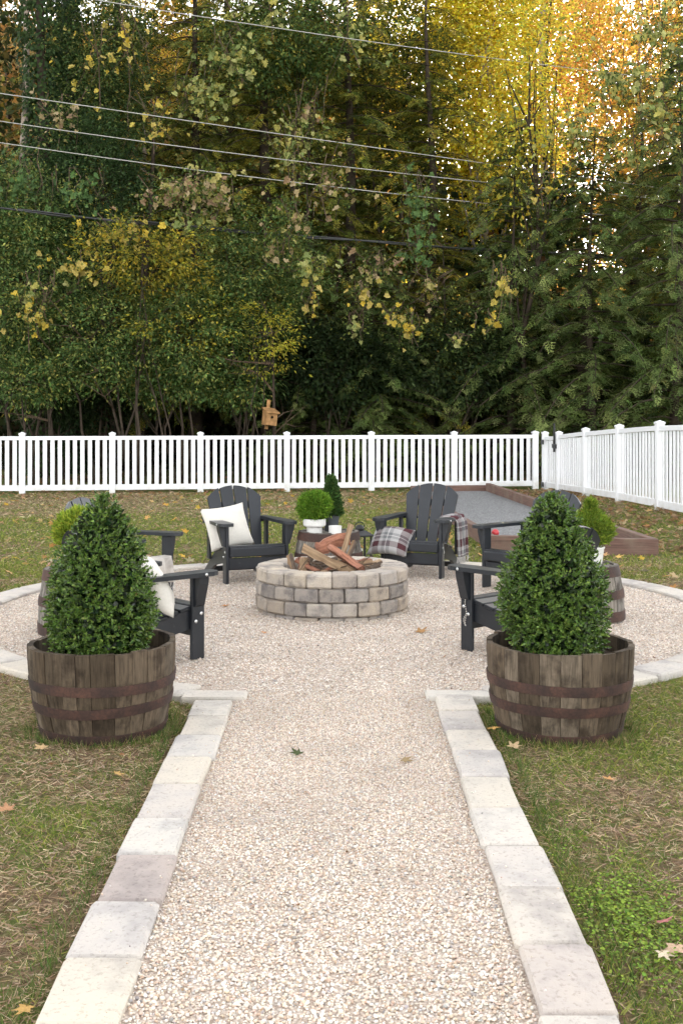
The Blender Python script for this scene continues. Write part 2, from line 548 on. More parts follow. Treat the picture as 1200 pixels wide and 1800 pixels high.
M['pale_throw'] = m_simple('pale_wool', (.48, .44, .40), .95, .1, nscale=5, var=.35, bmp=.3, bscale=120)
M['fringe'] = m_simple('pale_wool_fringe', (.5, .48, .46), .95, .1, nscale=30, var=.3)

def m_wood(name, c0, c1):
    m, nt, b = new_mat(name)
    v = coords(nt, 'Object', (4, 60, 60))
    g = noise(nt, v, 1.0, 4, .6)
    c = ramp(nt, [(.3, c0), (.7, c1)], g)
    nt.links.new(c, b.inputs['Base Color']); b.inputs['Roughness'].default_value = .85
    bump(nt, b, g, .6, .006)
    return m
M['split_wood'] = m_wood('split_wood', (.13, .075, .038), (.36, .245, .145))
M['red_wood'] = m_wood('red_heartwood', (.12, .042, .022), (.34, .145, .085))
M['log_bark'] = m_wood('log_bark', (.05, .035, .025), (.14, .095, .065))

# ------------------------------------------------------------------ ground
def zground(x, y):
    x = np.asarray(x, float); y = np.asarray(y, float)
    bank = 0.19 * sstep(3.9, 4.9, x) * np.clip((26.0 - y) / 8.0, 0, 1) * sstep(11, 15, y)
    far = 0.25 * sstep(28, 40, y) * vnoise(x, y, .15)
    return bank + far

xs = np.unique(np.concatenate([np.linspace(-8, 8, 81), np.linspace(-30, 30, 41), np.array([-600, -300, -150, -80, -50, 50, 80, 150, 300, 600])]))
ys = np.unique(np.concatenate([np.linspace(-4, 30, 103), np.linspace(30, 70, 21), np.array([-500, -200, -80, -30, -10, 90, 130, 200, 400, 900])]))
X, Yg = np.meshgrid(xs, ys)
Z = zground(X, Yg) - 0.012 + np.where((Yg > 0) & (Yg < 30), 0.014 * (vnoise(X, Yg, 2.2) - .5), 0)
# keep the sheet below the gravel
CX, CY, RIN, ROUT = 0.06, 10.08, 3.00, 3.27
inside = (np.hypot(X - CX, Yg - CY) < ROUT + .25) | ((np.abs(X + .03) < 1.0) & (Yg < 7.5))
Z = np.where(inside, np.minimum(Z, -0.012), Z)
nx, ny = len(xs), len(ys)
q = [(j * nx + i, j * nx + i + 1, (j + 1) * nx + i + 1, (j + 1) * nx + i) for j in range(ny - 1) for i in range(nx - 1)]
g = link('ground', mesh('ground', np.stack([X.ravel(), Yg.ravel(), Z.ravel()], 1), q, M['ground'], True))
tag(g, 'worn autumn lawn and soil', None, None, 'structure')

# gravel bed sheet: disc plus path
PL, PR = -0.607, 0.547                 # inner edges of the path
bed = MB()
a0 = math.atan2(6.9 - CY, PR + .05 - CX); 
n = 96
pts = []
ang0 = math.asin((PR + .02 - CX) / RIN); ang1 = math.asin((PL - .02 - CX) / RIN)
for i in range(n + 1):
    t = ang0 + (2 * math.pi + ang1 - ang0) * i / n
    pts.append((CX + (RIN + .05) * math.sin(t), CY - (RIN + .05) * math.cos(t)))
poly = [(PR + .04, 1.2)] + pts + [(PL - .04, 1.2)]
cidx = len(poly)
V = [(x, y, .006) for x, y in poly] + [(CX, CY, .006)]
Fc = [(i, i + 1, cidx) for i in range(1, len(poly) - 2)]
Fc += [(0, 1, cidx), (0, cidx, len(poly) - 1), (cidx, len(poly) - 2, len(poly) - 1)]
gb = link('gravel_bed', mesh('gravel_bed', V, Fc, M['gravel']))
tag(gb, 'pale gravel bed of the path and fire circle', None, None, 'structure')

# loose pebbles
def ico():
    p = (1 + 5 ** .5) / 2
    v = np.array([(-1, p, 0), (1, p, 0), (-1, -p, 0), (1, -p, 0), (0, -1, p), (0, 1, p), (0, -1, -p), (0, 1, -p), (p, 0, -1), (p, 0, 1), (-p, 0, -1), (-p, 0, 1)]) / math.sqrt(1 + p * p)
    f = [(0, 11, 5), (0, 5, 1), (0, 1, 7), (0, 7, 10), (0, 10, 11), (1, 5, 9), (5, 11, 4), (11, 10, 2), (10, 7, 6), (7, 1, 8), (3, 9, 4), (3, 4, 2), (3, 2, 6), (3, 6, 8), (3, 8, 9), (4, 9, 5), (2, 4, 11), (6, 2, 10), (8, 6, 7), (9, 8, 1)]
    return v, np.array(f)
OCT = (np.array([(1, 0, 0), (0, 1, 0), (-1, 0, 0), (0, -1, 0), (.15, .1, .9), (0, 0, -1)]), np.array([(0, 1, 4), (1, 2, 4), (2, 3, 4), (3, 0, 4), (1, 0, 5), (2, 1, 5), (3, 2, 5), (0, 3, 5)]))
OCTT = (OCT[0][:5], OCT[1][:4])
PEB = [(.65, .588, .52), (.595, .503, .412), (.545, .425, .325), (.62, .532, .447), (.43, .315, .232), (.40, .372, .35), (.25, .23, .215), (.555, .42, .345), (.69, .645, .595)]
PW = [.22, .21, .14, .19, .06, .06, .02, .05, .05]
def pebbles(tpl, P, dmin, dmax, rng):
    n = len(P)
    r = (dmin + (dmax - dmin) * rng.random(n) ** 1.6) / 2
    a = rng.random(n) * 2 * math.pi
    ax = np.stack([np.cos(a), np.sin(a), .35 * rng.standard_normal(n)], 1)
    up = np.stack([.35 * rng.standard_normal(n), .35 * rng.standard_normal(n), np.ones(n)], 1)
    R = frames(ax, up)
    size = np.stack([r * (1 + .35 * rng.random(n)), r * (.8 + .25 * rng.random(n)), r * (.55 + .3 * rng.random(n))], 1)
    pos = np.column_stack([P, .006 + size[:, 2] * (rng.random(n) * 1.3 - .1)])
    c = pal(PEB, n, rng, .09, PW, .018)
    dk = (vnoise(P[:, 0], P[:, 1], 3.1) - .5) * .22
    c = np.clip(c * (1 + dk[:, None]), .02, .85)
    return scatter_arrays(tpl[0], tpl[1], pos, R, size, c)
def join(parts):
    V, T, C, o = [], [], [], 0
    for v, t, c in parts:
        V.append(v); T.append(t + o); C.append(c); o += len(v)
    return np.concatenate(V), np.concatenate(T), np.concatenate(C)
ICO = ico()
n12 = 50000
P12 = np.column_stack([RNG.uniform(PL, PR, n12), RNG.uniform(2.6, 7.1, n12)])
near = RNG.random(n12) < np.clip((5.4 - P12[:, 1]) / 2.0, 0, 1)
P1, P2 = P12[near], P12[~near]
n3 = 112000
rr = RIN * np.sqrt(RNG.random(n3)); tt = RNG.random(n3) * 2 * math.pi
P3 = np.column_stack([CX + rr * np.cos(tt), CY + rr * np.sin(tt)])
P3 = P3[(np.hypot(P3[:, 0] + .06, P3[:, 1] - 10.14) > .62)]
n4 = 110
P4 = np.column_stack([np.where(RNG.random(n4) < .5, PL - .02 - .20 * RNG.random(n4) ** 2.2, PR + .02 + .20 * RNG.random(n4) ** 2.2), RNG.uniform(2.6, 6.8, n4)])
v4, t4, c4 = pebbles(OCT, P4, .006, .012, RNG); v4[:, 2] += .034
V, T, C = join([pebbles(ICO, P1, .0065, .0145, RNG), pebbles(OCT, P2, .007, .0145, RNG), pebbles(OCTT, P3, .009, .0175, RNG), (v4, t4, c4)])
o = link('loose_pebbles', fast_mesh('loose_pebbles', V, T, M['pebble'], C, True))
tag(o, 'loose cream and tan pea gravel of the path and circle', 'gravel', None, 'stuff')

# ------------------------------------------------------------------ stone edging: each paver its own piece
def paver_mesh(L, W, H, seed):
    rg = random.Random(seed)
    b = MB()
    b.bbox(-L / 2, L / 2, -W / 2, W / 2, -.05, H, .012)
    V = []
    for (x, y, z) in b.v:
        V.append((x + rg.uniform(-.004, .004), y + rg.uniform(-.004, .004), z + (rg.uniform(-.0025, .0025) if z > 0 else 0)))
    return mesh('paver', V, b.f, M['paver'])
PAV = [paver_mesh(.398, .225, .034, i) for i in range(5)]
def paver(parent, x, y, rz, k, color=(1, 1, 1), sx=1.0, sy=1.0):
    o = link('paver', PAV[k % 5], parent)
    o.location = (x, y, random.uniform(-.004, .004)); o.rotation_euler = (random.uniform(-.008, .008), random.uniform(-.008, .008), rz + random.uniform(-.012, .012))
    o.scale = (sx, sy, 1)
    o.color = (*color, 1)
    return o
TINT = [(1, 1, 1), (1.02, 1.0, .96), (.97, .955, .95), (1.03, 1.02, 1.01), (1.0, .98, .94), (.93, .905, .90)]
def strip(label, bounds, xc, tints):
    e = empty('stone_edging', (xc, 6.8, 0)); tag(e, label, 'edging')
    for i in range(len(bounds) - 1):
        y0, y1 = bounds[i], bounds[i + 1]
        paver(e, random.uniform(-.006, .006), (y0 + y1) / 2 - 6.8, math.pi / 2, i * 3 + 1, tints.get(i, random.choice(TINT)), (abs(y1 - y0) - .011) / .398, 1.0 + random.uniform(-.02, .03))
bl = [3536 / (y - 722.) for y in (1239, 1268, 1303, 1342, 1390, 1449, 1516, 1599, 1699, 1822)] + [2.83, 2.42]
br = [3536 / (y - 722.) for y in (1229.5, 1258, 1292.5, 1330, 1376, 1432, 1497, 1576, 1675, 1800)] + [2.88, 2.47]
strip('straight row of pale pavers edging the left side of the path', bl, -.722, {6: (.74, .68, .68), 8: (1.03, 1.0, .94)})
strip('straight row of pale pavers edging the right side of the path', br, .665, {1: (.95, .93, .93), 7: (1.02, .98, .93), 8: (.88, .84, .84)})
def ring(label, t0, t1, n):
    e = empty('stone_edging', (CX, CY, 0)); tag(e, label, 'edging')
    for i in range(n):
        t = t0 + (t1 - t0) * (i + .5) / n
        w = abs(t1 - t0) / n * (RIN + .08)
        paver(e, (RIN + .135) * math.sin(t), -(RIN + .135) * math.cos(t), t, i * 2, random.choice(TINT), w / .398, 1.15)
te = math.asin((.83) / (RIN + .13)); tw = -math.asin((.93) / (RIN + .13))
ring('curved paver edging around the right half of the gravel circle', te, math.pi - .002, 23)
ring('curved paver edging around the left half of the gravel circle', tw, -math.pi + .002, 23)
for lab, x in (('single crosswise paver where the left path edging meets the circle', -.735), ('single crosswise paver where the right path edging meets the circle', .70)):
    o = paver(None, x, 6.985, 0.0, 1, (1, .99, .97), .96, .78); o.name = 'corner_paver'; tag(o, lab, 'paver')

# ------------------------------------------------------------------ fire pit
PCX, PCY, PRO, PRI = -0.06, 10.14, 0.65, 0.42
pit = empty('fire_pit', (PCX, PCY, 0)); tag(pit, 'round fire pit of stacked tumbled grey and tan stone blocks', 'fire pit')
def block_mesh(seed, nb=19, H=.1165):
    rg = random.Random(seed)
    da = 2 * math.pi / nb
    g = .008
    V = []; nseg = 4
    # cross section (r,z) with rounded edges, swept along the arc; ends pulled in
    c = .016
    prof = [(PRI, c), (PRI + c, 0), (PRO - c, 0), (PRO, c), (PRO, H - c), (PRO - c, H), (PRI + c, H), (PRI, H - c)]
    rc = (PRI + PRO) / 2; zc = H / 2
    stations = [(-.5, .90), (-.44, 1.0), (-.2, 1.0), (.2, 1.0), (.44, 1.0), (.5, .90)]
    for s, k in stations:
        for (r, z) in prof:
            rr = rc + (r - rc) * k; zz = zc + (z - zc) * k
            t = s * (da - g / PRO) - math.pi / 2
            rr += rg.uniform(-.005, .005); zz += rg.uniform(-.002, .002)
            V.append((rr * math.cos(t), rr * math.sin(t), zz))
    m_ = len(prof); Fc = []
    for i in range(len(stations) - 1):
        for k in range(m_):
            k2 = (k + 1) % m_
            Fc.append((i * m_ + k, (i + 1) * m_ + k, (i + 1) * m_ + k2, i * m_ + k2))
    Fc.append(tuple(range(m_))); Fc.append(tuple((len(stations) - 1) * m_ + k for k in range(m_))[::-1])
    return mesh('stone_block', V, Fc, M['block'], False)
BLK = [block_mesh(i) for i in range(6)]
for course in range(4):
    z = -.085 + course * .117
    for i in range(19):
        o = link('stone_block', BLK[random.randrange(6)], pit)
        o.location = (0, 0, z)
        o.rotation_euler = (0, 0, 2 * math.pi * (i + .5 * (course % 2) + random.uniform(-.02, .02)) / 19)
        s = random.uniform(.992, 1.006); o.scale = (s, s, .985)
        tone = random.choice([(1, 1, 1), (1.06, 1.02, .96), (.80, .79, .79), (1.0, .94, .86), (.9, .885, .87)])
        if course == 3: tone = random.choice([(1.18, 1.17, 1.15), (1.06, 1.05, 1.03), (1.14, 1.10, 1.05)])
        o.color = (*tone, 1)
ab = MB().lathe([(.001, .15), (.2, .155), (.40, .13), (.445, .10)], 24, capb=False, capt=False).build('ash_bed', M['ash'], pit, True)

# split logs
def log_thing(label, p0, p1, w, h, mats, seed, roll=0.0, name='split_log'):
    rg = random.Random(seed)
    p0, p1 = Vector(p0), Vector(p1)
    L = (p1 - p0).length
    prof = [(-w * .5, -h * .4), (w * .5, -h * .45), (w * .48, h * .1), (w * .12, h * .55), (-w * .28, h * .42)]
    V = []; ns = 7
    for i in range(ns + 1):
        x = L * i / ns
        for (a, b) in prof:
            k = 1 + rg.uniform(-.2, .2)
            V.append((x + (rg.uniform(-.012, .012) if i in (0, ns) else 0), a * k + w * .08 * math.sin(i * .9 + seed), b * k))
    m_ = len(prof); Fc = []; mi = []
    for i in range(ns):
        for k in range(m_):
            k2 = (k + 1) % m_
            Fc.append((i * m_ + k, (i + 1) * m_ + k, (i + 1) * m_ + k2, i * m_ + k2)); mi.append(1 if k in (2, 3) else 0)
    Fc.append(tuple(range(m_))); mi.append(0)
    Fc.append(tuple(ns * m_ + k for k in range(m_))[::-1]); mi.append(0)
    me = mesh(name, V, Fc, [M[mats[0]], M[mats[1]]])
    me.polygons.foreach_set('material_index', mi)
    o = link(name, me)
    d = (p1 - p0).normalized()
    q_ = d.to_track_quat('X', 'Z')
    o.matrix_world = Matrix.Translation(p0) @ q_.to_matrix().to_4x4() @ Matrix.Rotation(roll, 4, 'X')
    tag(o, label, 'log', 'firewood piled in the fire pit')
    return o
log_thing('tall pale split stick standing upright in the fire pit', at(590, 1012, 10.12), at(616, 923, 10.30), .045, .045, ('split_wood', 'split_wood'), 1)
log_thing('long tan split log slanting down to the right across the pit', at(532, 962, 10.0), at(622, 1008, 9.86), .065, .06, ('split_wood', 'split_wood'), 2, .3)
log_thing('wide reddish split log sliding off the right of the woodpile', at(580, 962, 10.0), at(636, 1000, 9.83), .14, .06, ('red_wood', 'red_wood'), 3, -.5)
log_thing('orange red log lying at the back of the woodpile', at(556, 962, 10.28), at(612, 944, 10.32), .13, .08, ('red_wood', 'red_wood'), 4, .6)
log_thing('short pale stick leaning at the left edge of the woodpile', at(524, 1022, 10.0), at(508, 974, 10.05), .05, .05, ('split_wood', 'log_bark'), 5)
log_thing('stubby brown log standing on end left of the pile centre', at(536, 1015, 10.0), at(534, 980, 10.05), .09, .09, ('red_wood', 'split_wood'), 6)
log_thing('square cut block facing forward at the front of the woodpile', at(599, 1013, 9.80), at(601, 1003, 10.10), .075, .07, ('split_wood', 'split_wood'), 7)
log_thing('dark bark covered log deep in the middle of the pit', at(545, 1002, 10.05), at(640, 1005, 10.2), .10, .10, ('log_bark', 'log_bark'), 8)
log_thing('thin reddish curved piece lying on the left of the pile', at(520, 985, 10.08), at(560, 1005, 9.92), .05, .03, ('red_wood', 'red_wood'), 9)
log_thing('brown bark log lying against the right inner wall of the pit', at(628, 1008, 10.05), at(668, 992, 10.28), .09, .08, ('log_bark', 'split_wood'), 10)
log_thing('dark stick poking up behind the tall pale stick', at(604, 1000, 10.2), at(622, 952, 10.34), .04, .04, ('log_bark', 'split_wood'), 11)
log_thing('small pale chip at the front left of the woodpile', at(560, 1014, 9.82), at(574, 1004, 9.95), .06, .05, ('split_wood', 'split_wood'), 12)
log_thing('red brown split log lying low behind the long tan log', at(535, 998, 10.22), at(600, 984, 10.30), .09, .07, ('red_wood', 'log_bark'), 13, .8)
log_thing('grey bark branch propped left of the orange red log', at(528, 1004, 10.2), at(562, 958, 10.34), .05, .05, ('log_bark', 'log_bark'), 14)
log_thing('short tan wedge lying on top right of the bark log', at(612, 992, 10.12), at(652, 986, 10.18), .06, .05, ('split_wood', 'red_wood'), 15, .4)
log_thing('dark red splinter crossing above the square cut block', at(570, 1002, 9.92), at(612, 982, 10.02), .045, .035, ('red_wood', 'log_bark'), 16, .2)
k = MB()
rg = random.Random(4)
for i in range(34):
    c = at(rg.uniform(530, 640), rg.uniform(990, 1010), rg.uniform(9.85, 10.25))
    a = rg.uniform(0, 6.28); L = rg.uniform(.08, .22)
    d = Vector((math.cos(a) * L, math.sin(a) * L, rg.uniform(-.05, .09)))
    k.tube([c - d, c + Vector((0, 0, rg.uniform(0, .03))), c + d], [.006, .005, .003], 4)
tag(k.build('kindling', M['twig']), 'thin dry kindling twigs tucked between the pit logs', 'kindling', None, 'stuff')

# ------------------------------------------------------------------ barrels
def barrel(name, label, loc, r0, r1, h, nst, mat, hoops, inverted=False, seed=0, cat='planter', group=None, rim_recess=None):
    """half barrel: r0 at the bottom, r1 at the top, staves with a slight belly"""
    rg = random.Random(seed)
    e = empty(name, loc); tag(e, label, cat, group)
    cuts = [0.0]
    for i in range(nst): cuts.append(cuts[-1] + rg.uniform(.72, 1.28))
    cuts = [c / cuts[-1] * 2 * math.pi + rg.random() * .0 for c in cuts]
    th = .032
    def R(t): return r0 + (r1 - r0) * t + .018 * math.sin(math.pi * t)
    for i in range(nst):
        a0, a1 = cuts[i] + .0035, cuts[i + 1] - .0035
        dr = rg.uniform(-.0025, .0025); top = h + rg.uniform(-.008, .004)
        V = []; nz = 6; na = 3
        for zi in range(nz + 1):
            t = zi / nz
            for ai in range(na + 1):
                a = a0 + (a1 - a0) * ai / na
                ro = R(t) + dr - (.004 if ai in (0, na) else 0)
                V.append((ro * math.cos(a), ro * math.sin(a), top * t))
            for ai in range(na, -1, -1):
                a = a0 + (a1 - a0) * ai / na
                ri = R(t) - th
                V.append((ri * math.cos(a), ri * math.sin(a), top * t))
        m_ = 2 * (na + 1); Fc = []
        for zi in range(nz):
            for k_ in range(m_):
                k2 = (k_ + 1) % m_
                Fc.append((zi * m_ + k_, zi * m_ + k2, (zi + 1) * m_ + k2, (zi + 1) * m_ + k_))
        Fc.append(tuple(range(m_))[::-1]); Fc.append(tuple(nz * m_ + k_ for k_ in range(m_)))
        link('stave', mesh('stave', V, Fc, M[mat]), e)
    for (zc, hw) in hoops:
        def rr(z): return R(max(0, min(1, z / h))) + .0055
        z0, z1 = zc - hw, zc + hw
        b = MB(); S = 48; V = []
        prof = [(rr(z0) - .008, z0), (rr(z0), z0), (rr(zc) + .001, zc), (rr(z1), z1), (rr(z1) - .008, z1)]
        ph = rg.random() * 6.28
        for k_ in range(S):
            a = 2 * math.pi * k_ / S
            wob = .004 * math.sin(a * 2 + ph)
            for (r, z) in prof: V.append((r * math.cos(a), r * math.sin(a), z + wob))
        Fc = []
        for k_ in range(S):
            k2 = (k_ + 1) % S
            for i in range(5):
                i2 = (i + 1) % 5
                Fc.append((k_ * 5 + i, k2 * 5 + i, k2 * 5 + i2, k_ * 5 + i2))
        o = link('hoop', mesh('hoop', V, Fc, M['rust']), e)
        auto_smooth(o, 50)
    return e, R

LPX, RPX, PY_ = -1.265, 1.18, 6.37
for lab, x, sd in (('half barrel planter with rusty hoops left of the path', LPX, 3), ('half barrel planter with rusty hoops right of the path', RPX, 8)):
    e, R = barrel('barrel_planter', lab, (x, PY_, -.01), .325, .392, .475, 23, 'stave', [(.285, .026), (.172, .026), (.028, .024)], seed=sd, group='half barrel planters flanking the path')
    e.rotation_euler = (random.uniform(-.015, .015), .012 if x < 0 else -.008, sd)
    MB().lathe([(.001, .405), (.15, .41), (.30, .395), (.357, .385)], 28, capb=False, capt=False).build('soil', M['soil'], e, True)
for lab, loc, r0, r1, h, sd in (('upturned half barrel table at the left behind the clipped shrub', (-1.93, 9.10, 0), .37, .325, .50, 21),
                            ('upturned half barrel table at the right behind the clipped shrub', (1.965, 9.66, 0), .352, .30, .455, 22),
                            ('upturned half barrel table behind the fire pit between two chairs', (-.105, 11.85, 0), .345, .295, .50, 23)):
    e, R = barrel('barrel_table', lab, loc, r0, r1, h, 22, 'stave_grey', [(h - .045, .04), (h * .52, .035), (.06, .04)], seed=sd, cat='side table', group='upturned barrel side tables')
    hd = MB().lathe([(.001, h - .022), (r1 - .025, h - .022)], 24, capb=False, capt=False)
    for i in range(5):
        pass
    # head boards, each its own piece
    rad = r1 - .03
    w = 2 * rad / 6
    for i in range(6):
        x0 = -rad + i * w + .002; x1 = x0 + w - .004
        c0 = math.sqrt(max(rad ** 2 - max(abs(x0), abs(x1)) ** 2, 0.0004)); 
        pl = []
        for s in range(5):
            x = x0 + (x1 - x0) * s / 4; pl.append((x, -math.sqrt(max(rad ** 2 - x * x, 1e-5))))
        for s in range(4, -1, -1):
            x = x0 + (x1 - x0) * s / 4; pl.append((x, math.sqrt(max(rad ** 2 - x * x, 1e-5))))
        MB().prism(pl, h - .045, h - .016).build('head_board', M['stave_grey'], e)

# ------------------------------------------------------------------ clipped boxwood cones
PROF_Z = np.array([.38, .44, .55, .66, .78, .90, 1.0, 1.10, 1.18, 1.245])
PROF_R = np.array([.19, .228, .262, .272, .260, .220, .173, .120, .074, .020])
def boxwood(label, x, y, seed, tilt):
    rng = np.random.default_rng(seed)
    e = empty('clipped_boxwood', (x, y, 0)); tag(e, label, 'shrub', 'clipped cone shrubs in the barrel planters')
    t = MB().tube([(0, 0, .38), (.01, .01, .6), (0, 0, .95)], [.025, .02, .008], 7)
    for i in range(14):
        a = i * 2.4; z = .45 + .045 * i; r = np.interp(z + .1, PROF_Z, PROF_R) * .75
        t.tube([(0, 0, z), (r * .5 * math.cos(a), r * .5 * math.sin(a), z + .06), (r * math.cos(a), r * math.sin(a), z + .12)], [.008, .006, .003], 4)
    t.build('trunk', M['twig'], e)
    # shoots
    ns = 3000
    zz = PROF_Z[0] + (PROF_Z[-1] - PROF_Z[0]) * rng.random(ns * 3)
    rad = np.interp(zz, PROF_Z, PROF_R)
    keep = rng.random(ns * 3) < (rad / .31 + .08); zz = zz[keep][:ns]; rad = rad[keep][:ns]; ns = len(zz)
    a = rng.random(ns) * 2 * math.pi
    lump = 1.1 * (vnoise(np.cos(a) * 1.6 + seed, np.sin(a) * 1.6 + zz * 7) - .5)
    depth = rng.random(ns) ** 2.2 * .10
    out = rng.standard_normal(ns) * .010 + np.where(rng.random(ns) < .07, .026 * rng.random(ns), 0)
    rs = np.clip(rad * (1 + .13 * lump) - depth + out, .004, None)
    cen = np.column_stack([rs * np.cos(a) + tilt * (zz - .4), rs * np.sin(a), zz])
    slope = np.gradient(PROF_R, PROF_Z); sl_ = np.interp(zz, PROF_Z, slope)
    nrm = np.column_stack([np.cos(a), np.sin(a), -sl_ * .7 + .25]); nrm += .35 * rng.standard_normal((ns, 3))
    nrm /= np.linalg.norm(nrm, axis=1, keepdims=True)
    per = 9
    c = np.repeat(cen, per, 0); d = np.repeat(nrm, per, 0); m_ = len(c)
    s = np.tile(np.linspace(0, 1, per), ns)
    side = unit(m_, rng); side -= d * np.sum(side * d, 1, keepdims=True); side /= np.linalg.norm(side, axis=1, keepdims=True)
    pos = c + d * (s * .035 - .012)[:, None]
    axis = side * (1.1 - .6 * s)[:, None] + d * (.35 + .8 * s)[:, None]
    R = frames(axis, d + .3 * unit(m_, rng))
    size = .014 + .009 * rng.random(m_)
    size = np.column_stack([size, size * 1.15, size])
    tint = np.repeat(rng.random(ns), per)
    col = pal([(.062, .114, .020), (.090, .152, .027), (.040, .076, .015), (.132, .198, .040)], m_, rng, .2, [.35, .3, .2, .15])
    young = (tint > .86) & (s > .5)
    col[young] = pal([(.17, .24, .05), (.13, .20, .04)], int(young.sum()), rng, .15)
    dead = rng.random(m_) < .003; col[dead] = (.2, .15, .05)
    V, T, C = scatter_arrays(LEAF6[0], LEAF6[1], pos, R, size, col)
    # inner layer
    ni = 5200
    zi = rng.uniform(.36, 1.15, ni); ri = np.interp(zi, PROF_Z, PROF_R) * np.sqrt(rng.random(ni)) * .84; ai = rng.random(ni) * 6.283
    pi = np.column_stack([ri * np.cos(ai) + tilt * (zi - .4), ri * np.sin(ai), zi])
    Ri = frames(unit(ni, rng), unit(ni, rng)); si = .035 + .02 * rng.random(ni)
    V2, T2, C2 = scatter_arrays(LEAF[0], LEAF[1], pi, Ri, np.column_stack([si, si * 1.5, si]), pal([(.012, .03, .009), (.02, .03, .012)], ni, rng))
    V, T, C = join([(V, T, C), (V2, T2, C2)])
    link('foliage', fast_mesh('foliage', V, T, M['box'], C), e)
boxwood('clipped cone boxwood in the left barrel planter', LPX - .02, PY_, 31, .02)
boxwood('clipped cone boxwood in the right barrel planter', RPX - .02, PY_, 57, -.02)

# ------------------------------------------------------------------ picket fences
VPOST, VPICK = .122, .085
def fence_panel(e, p0, p1, npick, h0, h1, full_posts=True):
    p0, p1 = Vector(p0), Vector(p1)
    d = (p1 - p0); d2 = Vector((d.x, d.y, 0)); L = d2.length; u = d2.normalized()
    rz = math.atan2(u.y, u.x)
    def rail(zb0, zb1, hgt, thick, name):
        V = []
        o = VPOST / 2
        c = .005
        for (s, zb) in ((o, zb0), (L - o, zb1)):
            for (yy, zz) in ((-thick + c, 0), (thick - c, 0), (thick, c), (thick, hgt - c), (thick - c, hgt), (-thick + c, hgt), (-thick, hgt - c), (-thick, c)):
                V.append((s, yy, zb + zz))
        Fc = [tuple(range(8))[::-1], tuple(range(8, 16))] + [(i, (i + 1) % 8, 8 + (i + 1) % 8, 8 + i) for i in range(8)]
        ob = link(name, mesh(name, V, Fc, M['white']), e)
        ob.location = p0; ob.rotation_euler = (0, 0, rz)
    dz = p1.z - p0.z
    rail(h0 - .15, dz + h1 - .15, .08, .030, 'top_rail')
    rail(.055, dz + .055, .115, .030, 'bottom_rail')
    key = round((h0 + h1) / 2, 2)
    if key not in PICK:
        PICK[key] = MB().bbox(-VPICK / 2, VPICK / 2, -.009, .009, .165, key - .145, .004).mesh('picket', M['white'])
    for i in range(npick):
        s = (i + 1) / (npick + 1)
        o = link('picket', PICK[key], e)
        o.location = p0 + d * s; o.rotation_euler = (random.uniform(-.003, .003), random.uniform(-.003, .003), rz)
PICK = {}
PMESH = {}
def fence_post(e, p, h, rz):
    key = round(h, 2)
    if key not in PMESH:
        PMESH[key] = (MB().bbox(-VPOST / 2, VPOST / 2, -VPOST / 2, VPOST / 2, -.1, key - .045, .006).mesh('post', M['white']),
                      MB().bbox(-.070, .070, -.070, .070, key - .045, key - .012, .004).add(
                          [(-.065, -.065, key - .013), (.065, -.065, key - .013), (.065, .065, key - .013), (-.065, .065, key - .013), (0, 0, key + .016)],
                          [(0, 1, 4), (1, 2, 4), (2, 3, 4), (3, 0, 4)]).mesh('post_cap', M['white']))
    o = link('post', PMESH[key][0], e); o.location = p; o.rotation_euler = (0, 0, rz)
    c = link('post_cap', PMESH[key][1], o)
A0 = Vector((-6.50, 24.30, 0)); A6 = Vector((4.28, 25.90, 0))
step = (A6 - A0) / 6
e = empty('picket_fence', A0); tag(e, 'white vinyl picket fence running across the back of the yard', 'fence')
e.location = (0, 0, 0)
posts = [A0 + step * i for i in range(-1, 7)]
rzb = math.atan2(step.y, step.x)
HB = 1.245
for p in posts: fence_post(e, p, HB, rzb)
for i in range(7): fence_panel(e, posts[i], posts[i + 1], 11, HB, HB)
E_ = Vector((4.42, 25.45, .0)); D_ = Vector((4.55, 24.55, .02)); C_ = Vector((4.70, 22.6, .07)); B_ = Vector((4.82, 20.4, .12)); A_ = Vector((4.92, 18.2, .16)); G_ = Vector((5.02, 16.0, .19))
e = empty('picket_fence'); tag(e, 'white vinyl picket fence running along the right side of the yard', 'fence')
side = [(D_, 1.25), (C_, 1.30), (B_, 1.34), (A_, 1.38), (G_, 1.40)]
rzs = math.atan2((G_ - D_).y, (G_ - D_).x)
for p, h in side: fence_post(e, p, h, rzs)
for (p, h), (p2, h2) in zip(side[:-1], side[1:]): fence_panel(e, p, p2, 12, h, h2)
fence_post(e, E_, 1.25, rzs)
gt = empty('fence_gate'); tag(gt, 'narrow white picket gate with black hinges in the back right fence corner', 'gate')
gu = (D_ - E_).normalized()
fence_panel(gt, E_ + gu * .02, D_ - gu * .02, 5, 1.22, 1.22)
gm = lambda p: Matrix.Translation(p) @ Matrix.Rotation(rzs, 4, 'Z')
for z in (1.03, .12):
    MB().bbox(-.04, .16, -.085, -.064, z - .05, z + .05, .004, gm(E_)).build('hinge', M['black_metal'], gt)
lt = MB().bbox(-.10, -.03, -.10, -.064, .82, 1.36, .006, gm(D_))
lt.bbox(-.16, .10, -.11, -.07, .90, .99, .006, gm(D_)).bbox(-.085, -.045, -.10, -.064, 1.36, 1.42, .006, gm(D_))
lt.build('latch', M['black_metal'], gt)

